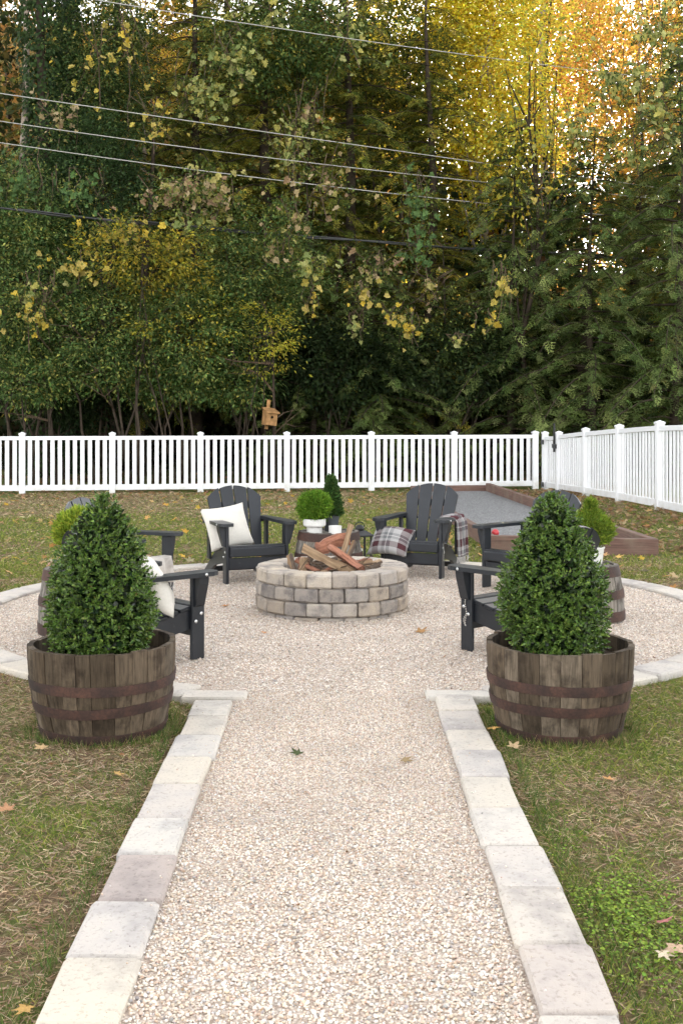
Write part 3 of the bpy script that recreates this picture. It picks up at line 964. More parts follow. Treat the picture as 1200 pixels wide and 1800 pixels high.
# ------------------------------------------------------------------ bocce court
ct = empty('bocce_court', (2.5, 14.2, 0)); ct.location = (0, 0, 0); tag(ct, 'long bocce court with dark stained timber frame and grey grit', 'court')
cA, cB, cC, cD = Vector((1.88, 14.42, 0)), Vector((3.72, 13.98, 0)), Vector((3.05, 24.35, 0)), Vector((1.5, 24.1, 0))
V = [cA, cB, cC, cD]; cc = sum(V, Vector()) / 4
bedv = [p + Vector((0, 0, .055)) for p in V]
link('grit_bed', mesh('grit_bed', bedv, [(0, 1, 2, 3)], M['court']), ct)
def timber(p, q_, h, w, out):
    d = q_ - p; L = d.length; rz = math.atan2(d.y, d.x)
    o = MB().bbox(0, L, -w / 2, w / 2, -.02, h, .008).build('timber', M['timber'], ct)
    o.location = p; o.rotation_euler = (0, 0, rz)
def side_timbers(p, q_, n, h):
    for i in range(n):
        a = p.lerp(q_, i / n); b_ = p.lerp(q_, (i + 1) / n)
        g_ = (q_ - p).normalized() * .004
        timber(a + g_ + Vector((0, 0, 0)), b_ - g_, h + random.uniform(-.02, .025) * (1 if n > 1 else 0), .10, 0)
side_timbers(cB + Vector((0, .06, 0)), cC + Vector((0, -.06, 0)), 4, .19)
side_timbers(cA + Vector((0, .06, 0)), cD + Vector((0, -.06, 0)), 4, .17)
side_timbers(cA - Vector((.05, 0, 0)), cB + Vector((.05, 0, 0)), 1, .185)
side_timbers(cD - Vector((.05, 0, 0)), cC + Vector((.05, 0, 0)), 1, .17)
def ball(label, px, py, z, r, mat):
    p = gp(px, py, z)
    b = MB()
    prof = [(max(r * math.sin(t), .0005), -r * math.cos(t)) for t in np.linspace(0.02, math.pi - .02, 10)]
    o = b.lathe(prof, 16).build('bocce_ball', M[mat], None, True); o.location = (p.x, p.y, .055 + r)
    tag(o, label, 'ball', 'bocce balls on the court')
ball('red bocce ball lying on the grey grit', 870, 937, .1, .05, 'red_ball')
ball('pale blue bocce ball lying on the grey grit', 917, 943, .1, .055, 'blue_ball')

# ------------------------------------------------------------------ chairs
def slat_poly(w0, w1, L, rise, n=6):
    """tapered slat, x across, y up the back; top edge slanted / arched by rise(x)"""
    top = [(w1 * (i / n - .5), L + rise(i / n)) for i in range(n + 1)]
    return [(-w0 / 2, 0), (w0 / 2, 0)] + top[::-1]
def make_chair():
    root = empty('adirondack_chair')
    lm = M['lumber']
    # side stringers (also the rear legs)
    for s in (-1, 1):
        x0 = s * .262; x1 = s * .292
        poly = [(.365, .225), (.365, .345), (.10, .315), (-.14, .245), (-.47, .03), (-.50, 0.0), (-.36, 0.0), (-.10, .135)]
        Mx = Matrix(((0, 0, 1, 0), (1, 0, 0, 0), (0, 1, 0, 0), (0, 0, 0, 1)))
        MB().prism(poly, min(x0, x1), max(x0, x1), Mx).build('side_rail', lm, root)
        # front leg
        lg = MB().bbox(min(s * .294, s * .326), max(s * .294, s * .326), .27, .375, 0, .565, .005).build('leg', lm, root)
        for (yy, zz) in ((.30, .26), (.345, .31)):
            MB().lathe([(.012, 0), (.012, .004), (.006, .007)], 8).build('bolt', M['bolt'], lg).matrix_local = Matrix.Translation((s * .3262, yy, zz)) @ Matrix.Rotation(s * math.pi / 2, 4, 'Y')
        # bracket under the arm, outside the leg
        br_ = [(.28, .40), (.30, .385), (.36, .385), (.37, .40), (.385, .565), (.265, .565)]
        bp = [(.326, .565), (.395, .565), (.39, .52), (.345, .37), (.3265, .36)]
        Mb = Matrix(((s, 0, 0, 0), (0, 0, 1, 0), (0, 1, 0, 0), (0, 0, 0, 1)))
        MB().prism(bp, .285, .36, Mb).build('arm_bracket', lm, root)
        # rear arm support
        MB().bbox(min(s * .295, s * .322), max(s * .295, s * .322), -.27, -.19, .185, .566, .005).build('rear_support', lm, root)
        # arm
        pts_ = [(.250, -.36), (.345, -.36), (.385, .0), (.405, .25), (.405, .40), (.385, .445), (.345, .46), (.285, .455), (.262, .42), (.258, .25), (.262, .0)]
        a = MB().prism([(s * x, y) for x, y in pts_], .568, .598).build('arm', lm, root)
        MB().lathe([(.011, 0), (.011, .003), (.005, .006)], 8).build('bolt', M['bolt'], a).matrix_local = Matrix.Translation((s * .406, .33, .583)) @ Matrix.Rotation(s * math.pi / 2, 4, 'Y')
    # seat slats
    for i in range(5):
        y0 = .335 - i * .098; z0 = .345 - max(0, (i - .3)) * .0215
        Ms = Matrix.Translation((0, y0, z0)) @ Matrix.Rotation(.20 if i else .02, 4, 'X')
        MB().bbox(-.30 if i else -.29, .30 if i else .29, -.045, .045, 0, .026, .006, Ms).build('seat_slat', lm, root)
    MB().bbox(-.289, .289, .368, .394, .262, .352, .010).build('seat_slat', lm, root)
    MB().bbox(-.289, .289, .345, .366, .14, .252, .005).build('apron', lm, root)
    # backrest
    lean = math.radians(23)
    Mb = Matrix.Translation((0, -.125, .245)) @ Matrix.Rotation(lean, 4, 'X') @ Matrix(((1, 0, 0, 0), (0, 0, -1, 0), (0, 1, 0, 0), (0, 0, 0, 1)))
    ws = .130
    for k in range(4):
        xc = (k - 1.5)
        top = lambda f, k=k: .030 - .115 * (abs((k - 2 + f) / 2.0) ** 2.3)
        pl = slat_poly(.098, .137, .690, top, 6)
        Mk = Mb @ Matrix.Translation((xc * .113, 0, .002 * (k % 2))) @ Matrix.Rotation(-xc * math.radians(3.2), 4, 'Z')
        MB().prism(pl, -.012, .012, Mk).build('back_slat', lm, root)
    for (h, w) in ((.16, .22), (.52, .235)):
        MB().bbox(-w, w, h - .035, h + .035, .0155, .042, .004, Mb).build('back_brace', lm, root)
    MB().bbox(-.345, .345, -.345, -.275, .54, .5665, .005).build('arm_brace', lm, root)
    MB().bbox(-.2615, .2615, -.47, -.44, .02, .075, .004).build('stretcher', lm, root)
    # bead chain on the right front leg
    ch = MB()
    pts_ = [Vector((-.330, .322 + .006 * math.sin(i * .7), .375 - i * .016)) for i in range(13)]
    pts_ += [Vector((-.331, .322 + .018 * math.sin(j / 5 * math.pi), .18 + j * .014)) for j in range(6)]
    for p in pts_:
        ch.lathe([(.0012, -.0065), (.0055, -.003), (.0055, .003), (.0012, .0065)], 6, p)
    ch.build('chain', M['chain'], root)
    return root
def copy_tree(o, parent=None):
    c = o.copy(); COL.objects.link(c); c.parent = parent
    if parent is not None: c.matrix_parent_inverse = o.matrix_parent_inverse
    for ch in list(o.children): copy_tree(ch, c)
    return c
CH = [('charcoal adirondack chair with a cream pillow behind the pit on the left', (-.95, 11.98), (.40, -.917)),
      ('charcoal adirondack chair with plaid pillow and throw behind the pit on the right', (.863, 12.35), (-.37, -.93)),
      ('charcoal adirondack chair at the far left with a pale throw on its seat', (-1.96, 10.5), (.93, -.36)),
      ('charcoal adirondack chair partly hidden by the left clipped shrub, facing away', (-1.415, 8.07), (.72, .69)),
      ('charcoal adirondack chair at the right in front of the bocce court', (1.86, 11.35), (-.75, -.66)),
      ('charcoal adirondack chair partly hidden by the right clipped shrub, facing away', (1.35, 8.31), (-.65, .76))]
proto = make_chair()
CHM = []
for i, (lab, (x, y), d) in enumerate(CH):
    o = proto if i == 0 else copy_tree(proto)
    o.location = (x, y, .008); o.rotation_euler = (0, 0, math.atan2(-d[0], d[1]))
    tag(o, lab, 'chair', 'adirondack chairs around the fire pit')
    CHM.append(Matrix.Translation((x, y, .008)) @ Matrix.Rotation(math.atan2(-d[0], d[1]), 4, 'Z'))

# ------------------------------------------------------------------ pillows and throws
def pillow(label, Mw, w, h, t, mats, seed, slump=0.0):
    rg = np.random.default_rng(seed)
    n = 18
    u = np.linspace(-1, 1, n + 1)
    U, W_ = np.meshgrid(u, u)
    edge = (1 - np.abs(U) ** 3.0) * (1 - np.abs(W_) ** 3.0)
    th = t / 2 * np.clip(edge, 0, 1) ** .55
    pin = 1 - .09 * (1 - np.abs(W_) ** 2) * np.abs(U) ** 4
    pin2 = 1 - .09 * (1 - np.abs(U) ** 2) * np.abs(W_) ** 4
    wr = .012 * (vnoise(U * 2 + seed, W_ * 2, 1.6) - .5) + .02 * (vnoise(U + seed * 3, W_, .9) - .5)
    X_ = U * w / 2 * pin; Y_ = W_ * h / 2 * pin2
    bend = -slump * (U ** 2)
    Vf = np.stack([X_, Y_, th + wr * np.clip(edge * 3, 0, 1) + bend], -1).reshape(-1, 3)
    Vb = np.stack([X_, Y_, -th + wr * np.clip(edge * 3, 0, 1) + bend], -1).reshape(-1, 3)
    k_ = n + 1; Fc = []; mi = []
    for j in range(n):
        for i in range(n):
            a = j * k_ + i
            Fc.append((a, a + 1, a + k_ + 1, a + k_)); mi.append(0)
            b_ = len(Vf) + a
            Fc.append((b_, b_ + k_, b_ + k_ + 1, b_ + 1)); mi.append(len(mats) - 1)
    me = mesh('pillow', np.concatenate([Vf, Vb]), Fc, [M[m_] for m_ in mats], True)
    me.polygons.foreach_set('material_index', mi)
    uvl = me.uv_layers.new(name='UVMap')
    co = np.concatenate([np.stack([U, W_], -1).reshape(-1, 2)] * 2) * .5 + .5
    li = np.zeros(len(me.loops), dtype=np.int32); me.loops.foreach_get('vertex_index', li)
    uvl.data.foreach_set('uv', co[li].astype(np.float32).ravel())
    import bmesh
    bm = bmesh.new(); bm.from_mesh(me); bmesh.ops.remove_doubles(bm, verts=bm.verts, dist=.0008); bm.to_mesh(me); bm.free()
    o = link('pillow', me); o.matrix_world = Mw
    tag(o, label, 'pillow', 'pillows on the chairs')
    return o
def pose(Mc, loc, normal, up, roll=0):
    """local frame in chair space: z = pillow normal, y = up"""
    z = Vector(normal).normalized(); y = Vector(up); y = (y - z * y.dot(z)).normalized(); x = y.cross(z)
    R_ = Matrix((x, y, z)).transposed().to_4x4()
    return Mc @ Matrix.Translation(loc) @ R_ @ Matrix.Rotation(roll, 4, 'Z')
pillow('large cream pillow leaning in the back left chair', pose(CHM[0], (.19, .0, .525), (-.05, .88, .42), (0, 0, 1), .12), .48, .46, .15, ('cream', 'linen_tan'), 3)
pillow('grey and maroon plaid pillow slumped in the back right chair', pose(CHM[1], (.225, .40, .375), (.1, .72, .62), (0, -.6, .6), -.10), .46, .34, .14, ('plaid', 'plaid'), 5, .05)
pillow('white pillow in the front left chair beside the clipped shrub', pose(CHM[3], (.17, .09, .515), (.45, .75, .42), (0, 0, 1), .10), .42, .40, .15, ('cream', 'cream'), 8)

def throw(label, Mc, path, width, v_dir, mat, seed, fold=.02, fringe=True):
    """cloth swept along path (chair space), width along v_dir, with folds"""
    pts_ = [Vector(p) for p in path]
    # resample
    seg = [0.0]
    for a, b_ in zip(pts_[:-1], pts_[1:]): seg.append(seg[-1] + (b_ - a).length)
    nu, nv = 34, 22
    V = []; UV = []
    vd = Vector(v_dir).normalized()
    rg = np.random.default_rng(seed)
    ph = rg.random(4) * 6.28
    for i in range(nu + 1):
        s = seg[-1] * i / nu
        j = max(k_ for k_ in range(len(seg)) if seg[k_] <= s + 1e-9); j = min(j, len(pts_) - 2)
        t = (s - seg[j]) / (seg[j + 1] - seg[j])
        p = pts_[j].lerp(pts_[j + 1], t)
        d = (pts_[j + 1] - pts_[j]).normalized(); nrm = d.cross(vd).normalized()
        hang = abs(d.z)
        for k_ in range(nv + 1):
            v = (k_ / nv - .5)
            f = fold * (math.sin(v * 17 + ph[0] + s * 2) + .6 * math.sin(v * 31 + ph[1] - s * 3)) * (.25 + .75 * hang)
            wv = width * (1 - .25 * hang * (1 if i > nu / 2 else .4))
            V.append(Mc @ (p + vd * (v * wv + .01 * math.sin(s * 9 + ph[2])) + nrm * (f + .004)))
            UV.append((v * width * 2.2, s * 2.2))
    k2 = nv + 1
    Fc = [(i * k2 + j, i * k2 + j + 1, (i + 1) * k2 + j + 1, (i + 1) * k2 + j) for i in range(nu) for j in range(nv)]
    e = empty('throw_blanket', Mc @ pts_[0]); e.location = (0, 0, 0)
    me = mesh('cloth', V, Fc, M[mat], True)
    uvl = me.uv_layers.new(name='UVMap')
    li = np.zeros(len(me.loops), dtype=np.int32); me.loops.foreach_get('vertex_index', li)
    uvl.data.foreach_set('uv', np.array(UV, dtype=np.float32)[li].ravel())
    o = link('cloth', me, e)
    md = o.modifiers.new('thick', 'SOLIDIFY'); md.thickness = .006; md.offset = 1
    if fringe:
        fb = MB()
        for end in (nu,):
            for k_ in range(0, nv + 1):
                for s_ in range(2):
                    p = Vector(V[end * k2 + k_]) + Vector((random.uniform(-.004, .004), random.uniform(-.004, .004), 0))
                    L = random.uniform(.05, .085)
                    fb.tube([p, p + Vector((random.uniform(-.008, .008), random.uniform(-.008, .008), -L * .5)), p + Vector((random.uniform(-.014, .014), random.uniform(-.014, .014), -L))], [.0035, .003, .002], 4)
        fb.build('fringe', M['fringe'], e)
    tag(e, label, 'throw', 'throw blankets on the chairs')
throw('plaid throw hanging over the arm of the back right chair', CHM[1],
      [(-.235, .02, .34), (-.242, .02, .50), (-.25, .02, .606), (-.31, .02, .612), (-.385, .02, .609), (-.425, .02, .56), (-.44, .02, .36), (-.45, .02, .20)], .34, (0, 1, 0), 'plaid', 4, .018)
throw('pale plaid throw bunched on the seat front of the far left chair', CHM[2],
      [(-.05, -.02, .335), (-.05, .15, .36), (-.05, .32, .388), (-.04, .40, .385), (-.03, .425, .33), (-.03, .43, .22), (-.03, .435, .17)], .46, (1, 0, 0), 'pale_throw', 9, .018)

# ------------------------------------------------------------------ pots, plants, candle, lantern
def globe_plant(label, x, y, z0, pot_r, pot_h, potmat, pr, pcz, pz, cols, seed, kind='globe', ribs=True, cat='potted plant', offs=(0, 0)):
    e = empty('potted_plant', (x, y, z0)); tag(e, label, cat)
    rng = np.random.default_rng(seed)
    S = 40
    prof = [(pot_r * .62, 0), (pot_r * .66, pot_h * .04), (pot_r * .68, pot_h * .42), (pot_r * .96, pot_h * .52), (pot_r, pot_h * .60), (pot_r, pot_h * .95), (pot_r * .97, pot_h), (pot_r * .88, pot_h), (pot_r * .86, pot_h * .86)]
    if kind == 'cone' or not ribs: prof = [(pot_r * .72, 0), (pot_r * .78, pot_h * .05), (pot_r * .95, pot_h * .9), (pot_r, pot_h * .92), (pot_r, pot_h), (pot_r * .88, pot_h), (pot_r * .86, pot_h * .86)]
    b = MB(); V = []; n_ = len(prof)
    for k_ in range(S):
        a = 2 * math.pi * k_ / S
        rib = 1 + (.012 if k_ % 2 else -.012) * (1 if ribs else 0)
        for (r, z) in prof: V.append((r * rib * math.cos(a), r * rib * math.sin(a), z))
    Fc = [(k_ * n_ + i, ((k_ + 1) % S) * n_ + i, ((k_ + 1) % S) * n_ + i + 1, k_ * n_ + i + 1) for k_ in range(S) for i in range(n_ - 1)]
    Fc.append(tuple(k_ * n_ for k_ in range(S))[::-1])
    link('pot', mesh('pot', V, Fc, M[potmat]), e)
    MB().lathe([(.001, pot_h * .88), (pot_r * .875, pot_h * .87)], 20, capb=False, capt=False).build('soil', M['soil'], e)
    st = MB()
    for i in range(7):
        a = i * .9
        st.tube([(0, 0, pot_h * .85), (pr * .2 * math.cos(a), pr * .2 * math.sin(a), pcz - pz * .3), (pr * .5 * math.cos(a), pr * .5 * math.sin(a), pcz + pz * .2)], [.007, .005, .002], 4)
    st.build('stem', M['twig'], e)
    ns = 1500
    if kind == 'cone':
        t = rng.random(ns) ** 1.4; a = rng.random(ns) * 6.283
        r = pr * (1 - t) ** .75 * np.sqrt(.35 + .65 * rng.random(ns)) + .004
        cen = np.column_stack([r * np.cos(a), r * np.sin(a), pcz - pz + 2 * pz * t]); d = np.column_stack([np.cos(a), np.sin(a), np.full(ns, .7)])
    elif kind == 'tuft':
        t = rng.random(ns) ** 1.15; a = rng.random(ns) * 6.283
        r = pr * (np.sin(np.clip(t * 1.02 + .22, 0, 1) * math.pi) ** .6 + .05) * (.6 + .4 * rng.random(ns) ** .5) * (1 + .5 * (vnoise(a * 1.3, t * 5) - .5))
        cen = np.column_stack([r * np.cos(a), r * np.sin(a), pcz - pz + 2 * pz * t]); d = np.column_stack([np.cos(a), np.sin(a), np.full(ns, .9)])
    else:
        d = unit(ns, rng); rr_ = (.55 + .45 * rng.random(ns) ** .6) * (1 + .16 * (vnoise(d[:, 0] * 2, d[:, 2] * 2 + d[:, 1], 2.0) - .5))
        cen = d * rr_[:, None] * np.array([pr, pr, pz]) + np.array([0, 0, pcz])
        d = d + np.array([0, 0, .5])
    d = d + .4 * rng.standard_normal((ns, 3)); d /= np.linalg.norm(d, axis=1, keepdims=True)
    cen[:, :2] += np.array(offs)
    per = 7
    c = np.repeat(cen, per, 0); dd = np.repeat(d, per, 0) + .55 * rng.standard_normal((ns * per, 3))
    pos = c + .012 * rng.standard_normal(c.shape)
    R = frames(dd, unit(len(c), rng))
    if kind == 'cone': tpl = LEAF; sz = .022 + .012 * rng.random(len(c))
    else: tpl = NEEDLE; sz = .034 + .02 * rng.random(len(c))
    size = np.column_stack([sz, sz * 1.5, sz])
    col = pal(cols, len(c), rng, .18)
    V, T, C = scatter_arrays(tpl[0], tpl[1], pos, R, size, col)
    link('foliage', fast_mesh('foliage', V, T, M['leaf'], C), e)
BT = .50 - .016
globe_plant('bright green globe conifer in a ribbed white footed pot on the centre barrel', -.245, 11.74, BT, .112, .145, 'ceramic', .150, .27, .135, [(.10, .20, .018), (.16, .27, .03), (.07, .15, .015)], 1)
globe_plant('small cone boxwood in a dark grey pot on the centre barrel', -.08, 11.95, BT, .085, .19, 'dark_pot', .098, .36, .18, [(.035, .075, .02), (.05, .10, .025), (.07, .12, .03)], 2, 'cone', False)
globe_plant('yellow green conifer in a white pot on the right barrel table', 2.04, 9.62, .455 - .016, .115, .16, 'ceramic', .135, .355, .165, [(.15, .22, .025), (.21, .27, .035), (.10, .16, .02)], 3, 'tuft', ribs=False)
globe_plant('yellow green globe conifer on the left barrel table behind the shrub', -2.02, 9.18, .50 - .016, .11, .15, 'ceramic', .175, .30, .15, [(.22, .29, .03), (.32, .36, .045), (.14, .22, .025)], 4)
e = empty('pillar_candle', (-.04, 11.63, BT)); tag(e, 'short white candle in a cup on the centre barrel', 'candle')
MB().lathe([(.052, 0), (.062, .006), (.064, .085), (.058, .086), (.056, .06)], 24).build('cup', M['ceramic'], e, False)
MB().lathe([(.001, .064), (.055, .062)], 20, capb=False, capt=False).build('wax', M['wax'], e)
MB().tube([(0, 0, .06), (.002, 0, .082)], .002, 5).build('wick', M['black_metal'], e)
# lantern
lx, ly = .235, 13.62
e = empty('lantern', (lx, ly, -.01)); tag(e, 'black metal lantern with open sides on the grass right of the barrel', 'lantern')
e.rotation_euler = (0, 0, .35)
MB().bbox(-.115, .115, -.115, .115, 0, .025, .004).build('base', M['black_metal'], e)
for sx in (-1, 1):
    for sy in (-1, 1):
        MB().bbox(sx * .10 - .011, sx * .10 + .011, sy * .10 - .011, sy * .10 + .011, .025, .27, .003).build('corner_post', M['black_metal'], e)
r_ = MB(); r_.add([(-.13, -.13, .27), (.13, -.13, .27), (.13, .13, .27), (-.13, .13, .27), (-.13, -.13, .285), (.13, -.13, .285), (.13, .13, .285), (-.13, .13, .285), (-.055, -.055, .335), (.055, -.055, .335), (.055, .055, .335), (-.055, .055, .335)],
    [(3, 2, 1, 0), (0, 1, 5, 4), (1, 2, 6, 5), (2, 3, 7, 6), (3, 0, 4, 7), (4, 5, 9, 8), (5, 6, 10, 9), (6, 7, 11, 10), (7, 4, 8, 11), (8, 9, 10, 11)])
ro = r_.build('roof', M['black_metal'], e)
MB().lathe([(.05, .3355), (.055, .35), (.05, .375), (.03, .395), (.001, .40)], 14).build('vent_dome', M['black_metal'], ro, True)
MB().tube([Vector((.06 * math.cos(t), 0, .375 + .055 * math.sin(t))) for t in np.linspace(0, math.pi, 9)], .006, 5).build('handle', M['black_metal'], ro)
MB().lathe([(.035, .0255), (.035, .12), (.03, .122)], 14).build('candle', M['wax'], e)

# ------------------------------------------------------------------ lawn
def on_lawn(x, y):
    """True where grass may grow"""
    r = np.hypot(x - CX, y - CY)
    ok = r > ROUT + .02
    ok &= ~((x > -.845) & (x < .79) & (y < 7.2))
    for px_ in (LPX, RPX):
        ok &= np.hypot(x - px_, y - PY_) > .36
    t = (y - 14.0) / 10.35
    ok &= ~((x > 1.83 - .38 * t) & (x < 3.80 - .68 * t) & (y > 14.2 - .24 * (x - 1.88) / 1.84 - .1) & (y < 24.5))
    return ok
def greenness(x, y):
    g = .50 * vnoise(x, y, 1.1) + .30 * vnoise(x + 9, y, 2.7) + .2 * vnoise(x, y + 5, 6.0)
    near_l = (y < 9) & (x < 0); near_r = (y < 9) & (x > 0)
    g = g + np.where(near_l, .10 * np.exp(-((x + 1.0) / .28) ** 2) - .22, 0)
    g = g + np.where(near_r, .10 * np.exp(-((x - .95) / .3) ** 2) - .005, 0)
    g = g + np.where(y > 12, .19 - .30 * sstep(17.5, 21.5, y) - .05 * sstep(-1, -5, x), 0)
    return g
def blades(n, x0, x1, y0, y1, L0, L1, W, rng, flat=.5, keepfn=None):
    x = rng.uniform(x0, x1, n); y = y0 + (y1 - y0) * rng.random(n)
    k = on_lawn(x, y); x, y = x[k], y[k]
    g = greenness(x, y)
    u = rng.random(len(x))
    green = u < .08 + .54 * sstep(.36, .68, g)
    keep = np.where(green, True, rng.random(len(x)) < .75)
    x, y, g, green = x[keep], y[keep], g[keep], green[keep]
    m = len(x)
    a = rng.random(m) * 6.283
    lift = np.where(green, rng.uniform(.35, 1.5, m), rng.uniform(-.02, .45, m))
    ax = np.column_stack([np.cos(a), np.sin(a), lift])
    nr = np.column_stack([.8 * rng.standard_normal(m), -.3 + .8 * rng.standard_normal(m), np.full(m, .6)])
    R = frames(ax, nr)
    L = rng.uniform(L0, L1, m) * np.where(green, 1.0, 1.1)
    size = np.column_stack([L, np.full(m, W / .06) * rng.uniform(.7, 1.3, m), L])
    gc = pal([(.085, .13, .020), (.14, .19, .03), (.21, .24, .045), (.29, .28, .08)], m, rng, .22, [.25, .3, .25, .2])
    bc = pal([(.36, .262, .162), (.27, .182, .11), (.47, .37, .245), (.155, .102, .064)], m, rng, .25)
    col = np.where(green[:, None], gc, bc)
    z = zground(x, y) - .008 + .014 * (vnoise(x, y, 2.2) - .5) * 1.0
    z = np.where(green, z, z + .004 * rng.random(m))
    return scatter_arrays(BLADE[0], BLADE[1], np.column_stack([x, y, z]), R, size, col)
rg = np.random.default_rng(77)
V, T, C = join([blades(115000, -3.2, -.84, 2.6, 8.6, .022, .060, .0042, rg), blades(115000, .78, 3.2, 2.6, 8.6, .022, .060, .0042, rg)])
o = link('lawn_grass', fast_mesh('lawn_grass', V, T, M['grass'], C)); tag(o, 'thin green and straw coloured grass beside the path', 'grass', None, 'stuff')
V, T, C = join([blades(34000, 3.2, 7.5, 2.6, 13.2, .03, .07, .008, rg), blades(34000, -7.5, -3.2, 2.6, 13.2, .03, .07, .008, rg), blades(140000, -6.5, 5.0, 12.2, 24.6, .03, .075, .010, rg), blades(26000, -4.5, -2.2, 8.6, 13.2, .03, .065, .007, rg), blades(26000, 2.2, 4.5, 8.6, 13.2, .03, .065, .007, rg)])
o = link('lawn_grass', fast_mesh('lawn_grass', V, T, M['grass'], C)); tag(o, 'patchy back lawn between the gravel circle and the fence', 'grass', None, 'stuff')
# taller tufts hugging the stones
def tufts(n, xf, yr, rng, L=(.025, .065)):
    y = rng.uniform(*yr, n); x = xf + (.05 * np.abs(rng.standard_normal(n)) - .035) * np.sign(xf)
    m = n; a = rng.random(m) * 6.283
    R = frames(np.column_stack([np.cos(a), np.sin(a), rng.uniform(1, 3, m)]), unit(m, rng))
    Ls = rng.uniform(*L, m)
    return scatter_arrays(BLADE[0], BLADE[1], np.column_stack([x, y, np.full(m, -.01)]), R, np.column_stack([Ls, np.full(m, .004 / .06), Ls]), pal([(.06, .12, .025), (.10, .15, .035), (.2, .18, .08)], m, rng, .2))
tl = [tufts(1300, -.905, (3.0, 6.7), rg), tufts(1700, .86, (3.0, 6.7), rg)]
for px_ in (LPX, RPX):
    n_ = 1500; a = rg.random(n_) * 6.283; r_ = .37 + .03 * np.abs(rg.standard_normal(n_))
    R = frames(np.column_stack([np.cos(a + rg.standard_normal(n_)), np.sin(a + rg.standard_normal(n_)), rg.uniform(.6, 2.5, n_)]), unit(n_, rg)); Ls = rg.uniform(.03, .075, n_)
    tl.append(scatter_arrays(BLADE[0], BLADE[1], np.column_stack([px_ + r_ * np.cos(a), PY_ + r_ * np.sin(a), np.full(n_, -.01)]), R, np.column_stack([Ls, np.full(n_, .004 / .06), Ls]), pal([(.06, .12, .025), (.12, .15, .035), (.28, .21, .11)], n_, rg, .2)))
V, T, C = join(tl)
o = link('edge_tufts', fast_mesh('edge_tufts', V, T, M['grass'], C)); tag(o, 'longer grass tufts along the pavers and planters', 'grass', None, 'stuff')
# clover patch right of the path
n_ = 3600
cx = .97 + .13 * rg.standard_normal(n_); cy = 3.98 + .30 * rg.standard_normal(n_); cx += .25 * (cy - 4.1) * -.4
k_ = (cx > .80) & (vnoise(cx, cy, 9) + .25 * rg.random(n_) > .45); cx, cy = cx[k_], cy[k_]; n_ = len(cx)
a = rg.random(n_) * 6.283
R = frames(np.column_stack([np.cos(a), np.sin(a), .25 * rg.standard_normal(n_)]), np.column_stack([.3 * rg.standard_normal(n_), .3 * rg.standard_normal(n_), np.ones(n_)]))
s_ = rg.uniform(.007, .014, n_)
CLV = ([(0, 0, 0), (.35, .45, .03), (.85, .4, .0), (1, 0, -.03), (.85, -.4, .0), (.35, -.45, .03)], [(0, 3, 2), (0, 2, 1), (0, 5, 4), (0, 4, 3)])
V, T, C = scatter_arrays(CLV[0], CLV[1], np.column_stack([cx, cy, rg.uniform(.0, .03, n_)]), R, s_, pal([(.17, .25, .035), (.24, .32, .05), (.11, .18, .03)], n_, rg, .2))
o = link('clover_patch', fast_mesh('clover_patch', V, T, M['grass'], C)); tag(o, 'bright green clover growing beside the right path edging', 'clover', None, 'stuff')

# ------------------------------------------------------------------ fallen leaves
def maple_outline():
    pts_ = []
    lobes = [(0, 1.0), (52, .88), (108, .62), (-108, .62), (-52, .88)]
    key = [(180, .12), (150, .30), (130, .38), (108, .62), (88, .36), (70, .52), (52, .88), (36, .48), (24, .42), (12, .7), (0, 1.0)]
    full = key + [(-a, r) for a, r in key[-2::-1]]
    for a_, r in full[:-1]:
        t = math.radians(a_); pts_.append((r * math.cos(t), r * math.sin(t)))
    return pts_
MO = maple_outline()
def maple_mesh(seed):
    r = random.Random(seed)
    V = [(0, 0, .04)] + [(x, y, r.uniform(-.02, .16) * math.hypot(x, y)) for x, y in MO]
    n_ = len(MO)
    Fc = [(0, 1 + i, 1 + (i + 1) % n_) for i in range(n_)]
    b = MB(); b.add(V, Fc)
    b.tube([(-.1, 0, .03), (-.45, .03, .05), (-.75, .1, .02)], [.016, .012, .010], 3)
    return b.mesh('fallen_leaf', M['fallen'], True)
MAPLE = [maple_mesh(i) for i in range(4)]
FL = [(45, 1768, .048, (.46, .28, .09), 'pale yellow maple leaf lying at the bottom left of the lawn'),
      (1070, 1367, .050, (.62, .33, .13), 'tan orange maple leaf on the grass right of the path'),
      (866, 1277, .055, (.66, .38, .12), 'yellow orange leaf leaning against the foot of the right planter'),
      (1162, 1617, .045, (.45, .17, .17), 'dull pink star shaped leaf at the lower right of the lawn'),
      (1186, 1662, .060, (.52, .36, .26), 'tan curled leaf at the right edge of the lawn'),
      (1165, 1672, .045, (.60, .50, .38), 'pale dry leaf near the clover at the lower right'),
      (12, 1420, .060, (.42, .22, .12), 'brown leaf at the left edge of the lawn'),
      (76, 1312, .055, (.58, .40, .22), 'tan leaf on the grass just left of the left planter'),
      (205, 1357, .042, (.5, .32, .12), 'small yellow leaf on the grass below the left planter'),
      (738, 1107, .085, (.36, .20, .08), 'brown leaf on the gravel right of the fire pit'),
      (710, 1330, .050, (.30, .22, .12), 'small brown leaf on the gravel of the path'),
      (524, 1319, .050, (.06, .08, .03), 'dark green weed leaf on the gravel of the path'),
      (462, 1108, .040, (.55, .24, .07), 'small orange leaf on the gravel left of the fire pit'),
      (394, 1062, .055, (.50, .22, .06), 'orange leaf on the gravel beside the front left chair'),
      (902, 1310, .060, (.5, .36, .22), 'tan leaf on the grass in front of the right planter'),
      (18, 1005, .090, (.62, .38, .2), 'large tan leaf on the back lawn at the left edge'),
      (1130, 1002, .090, (.45, .42, .34), 'pale grey curled leaf on the lawn behind the right circle edging'),
      (1085, 978, .08, (.6, .4, .12), 'yellow leaf below the near end of the bocce court')]
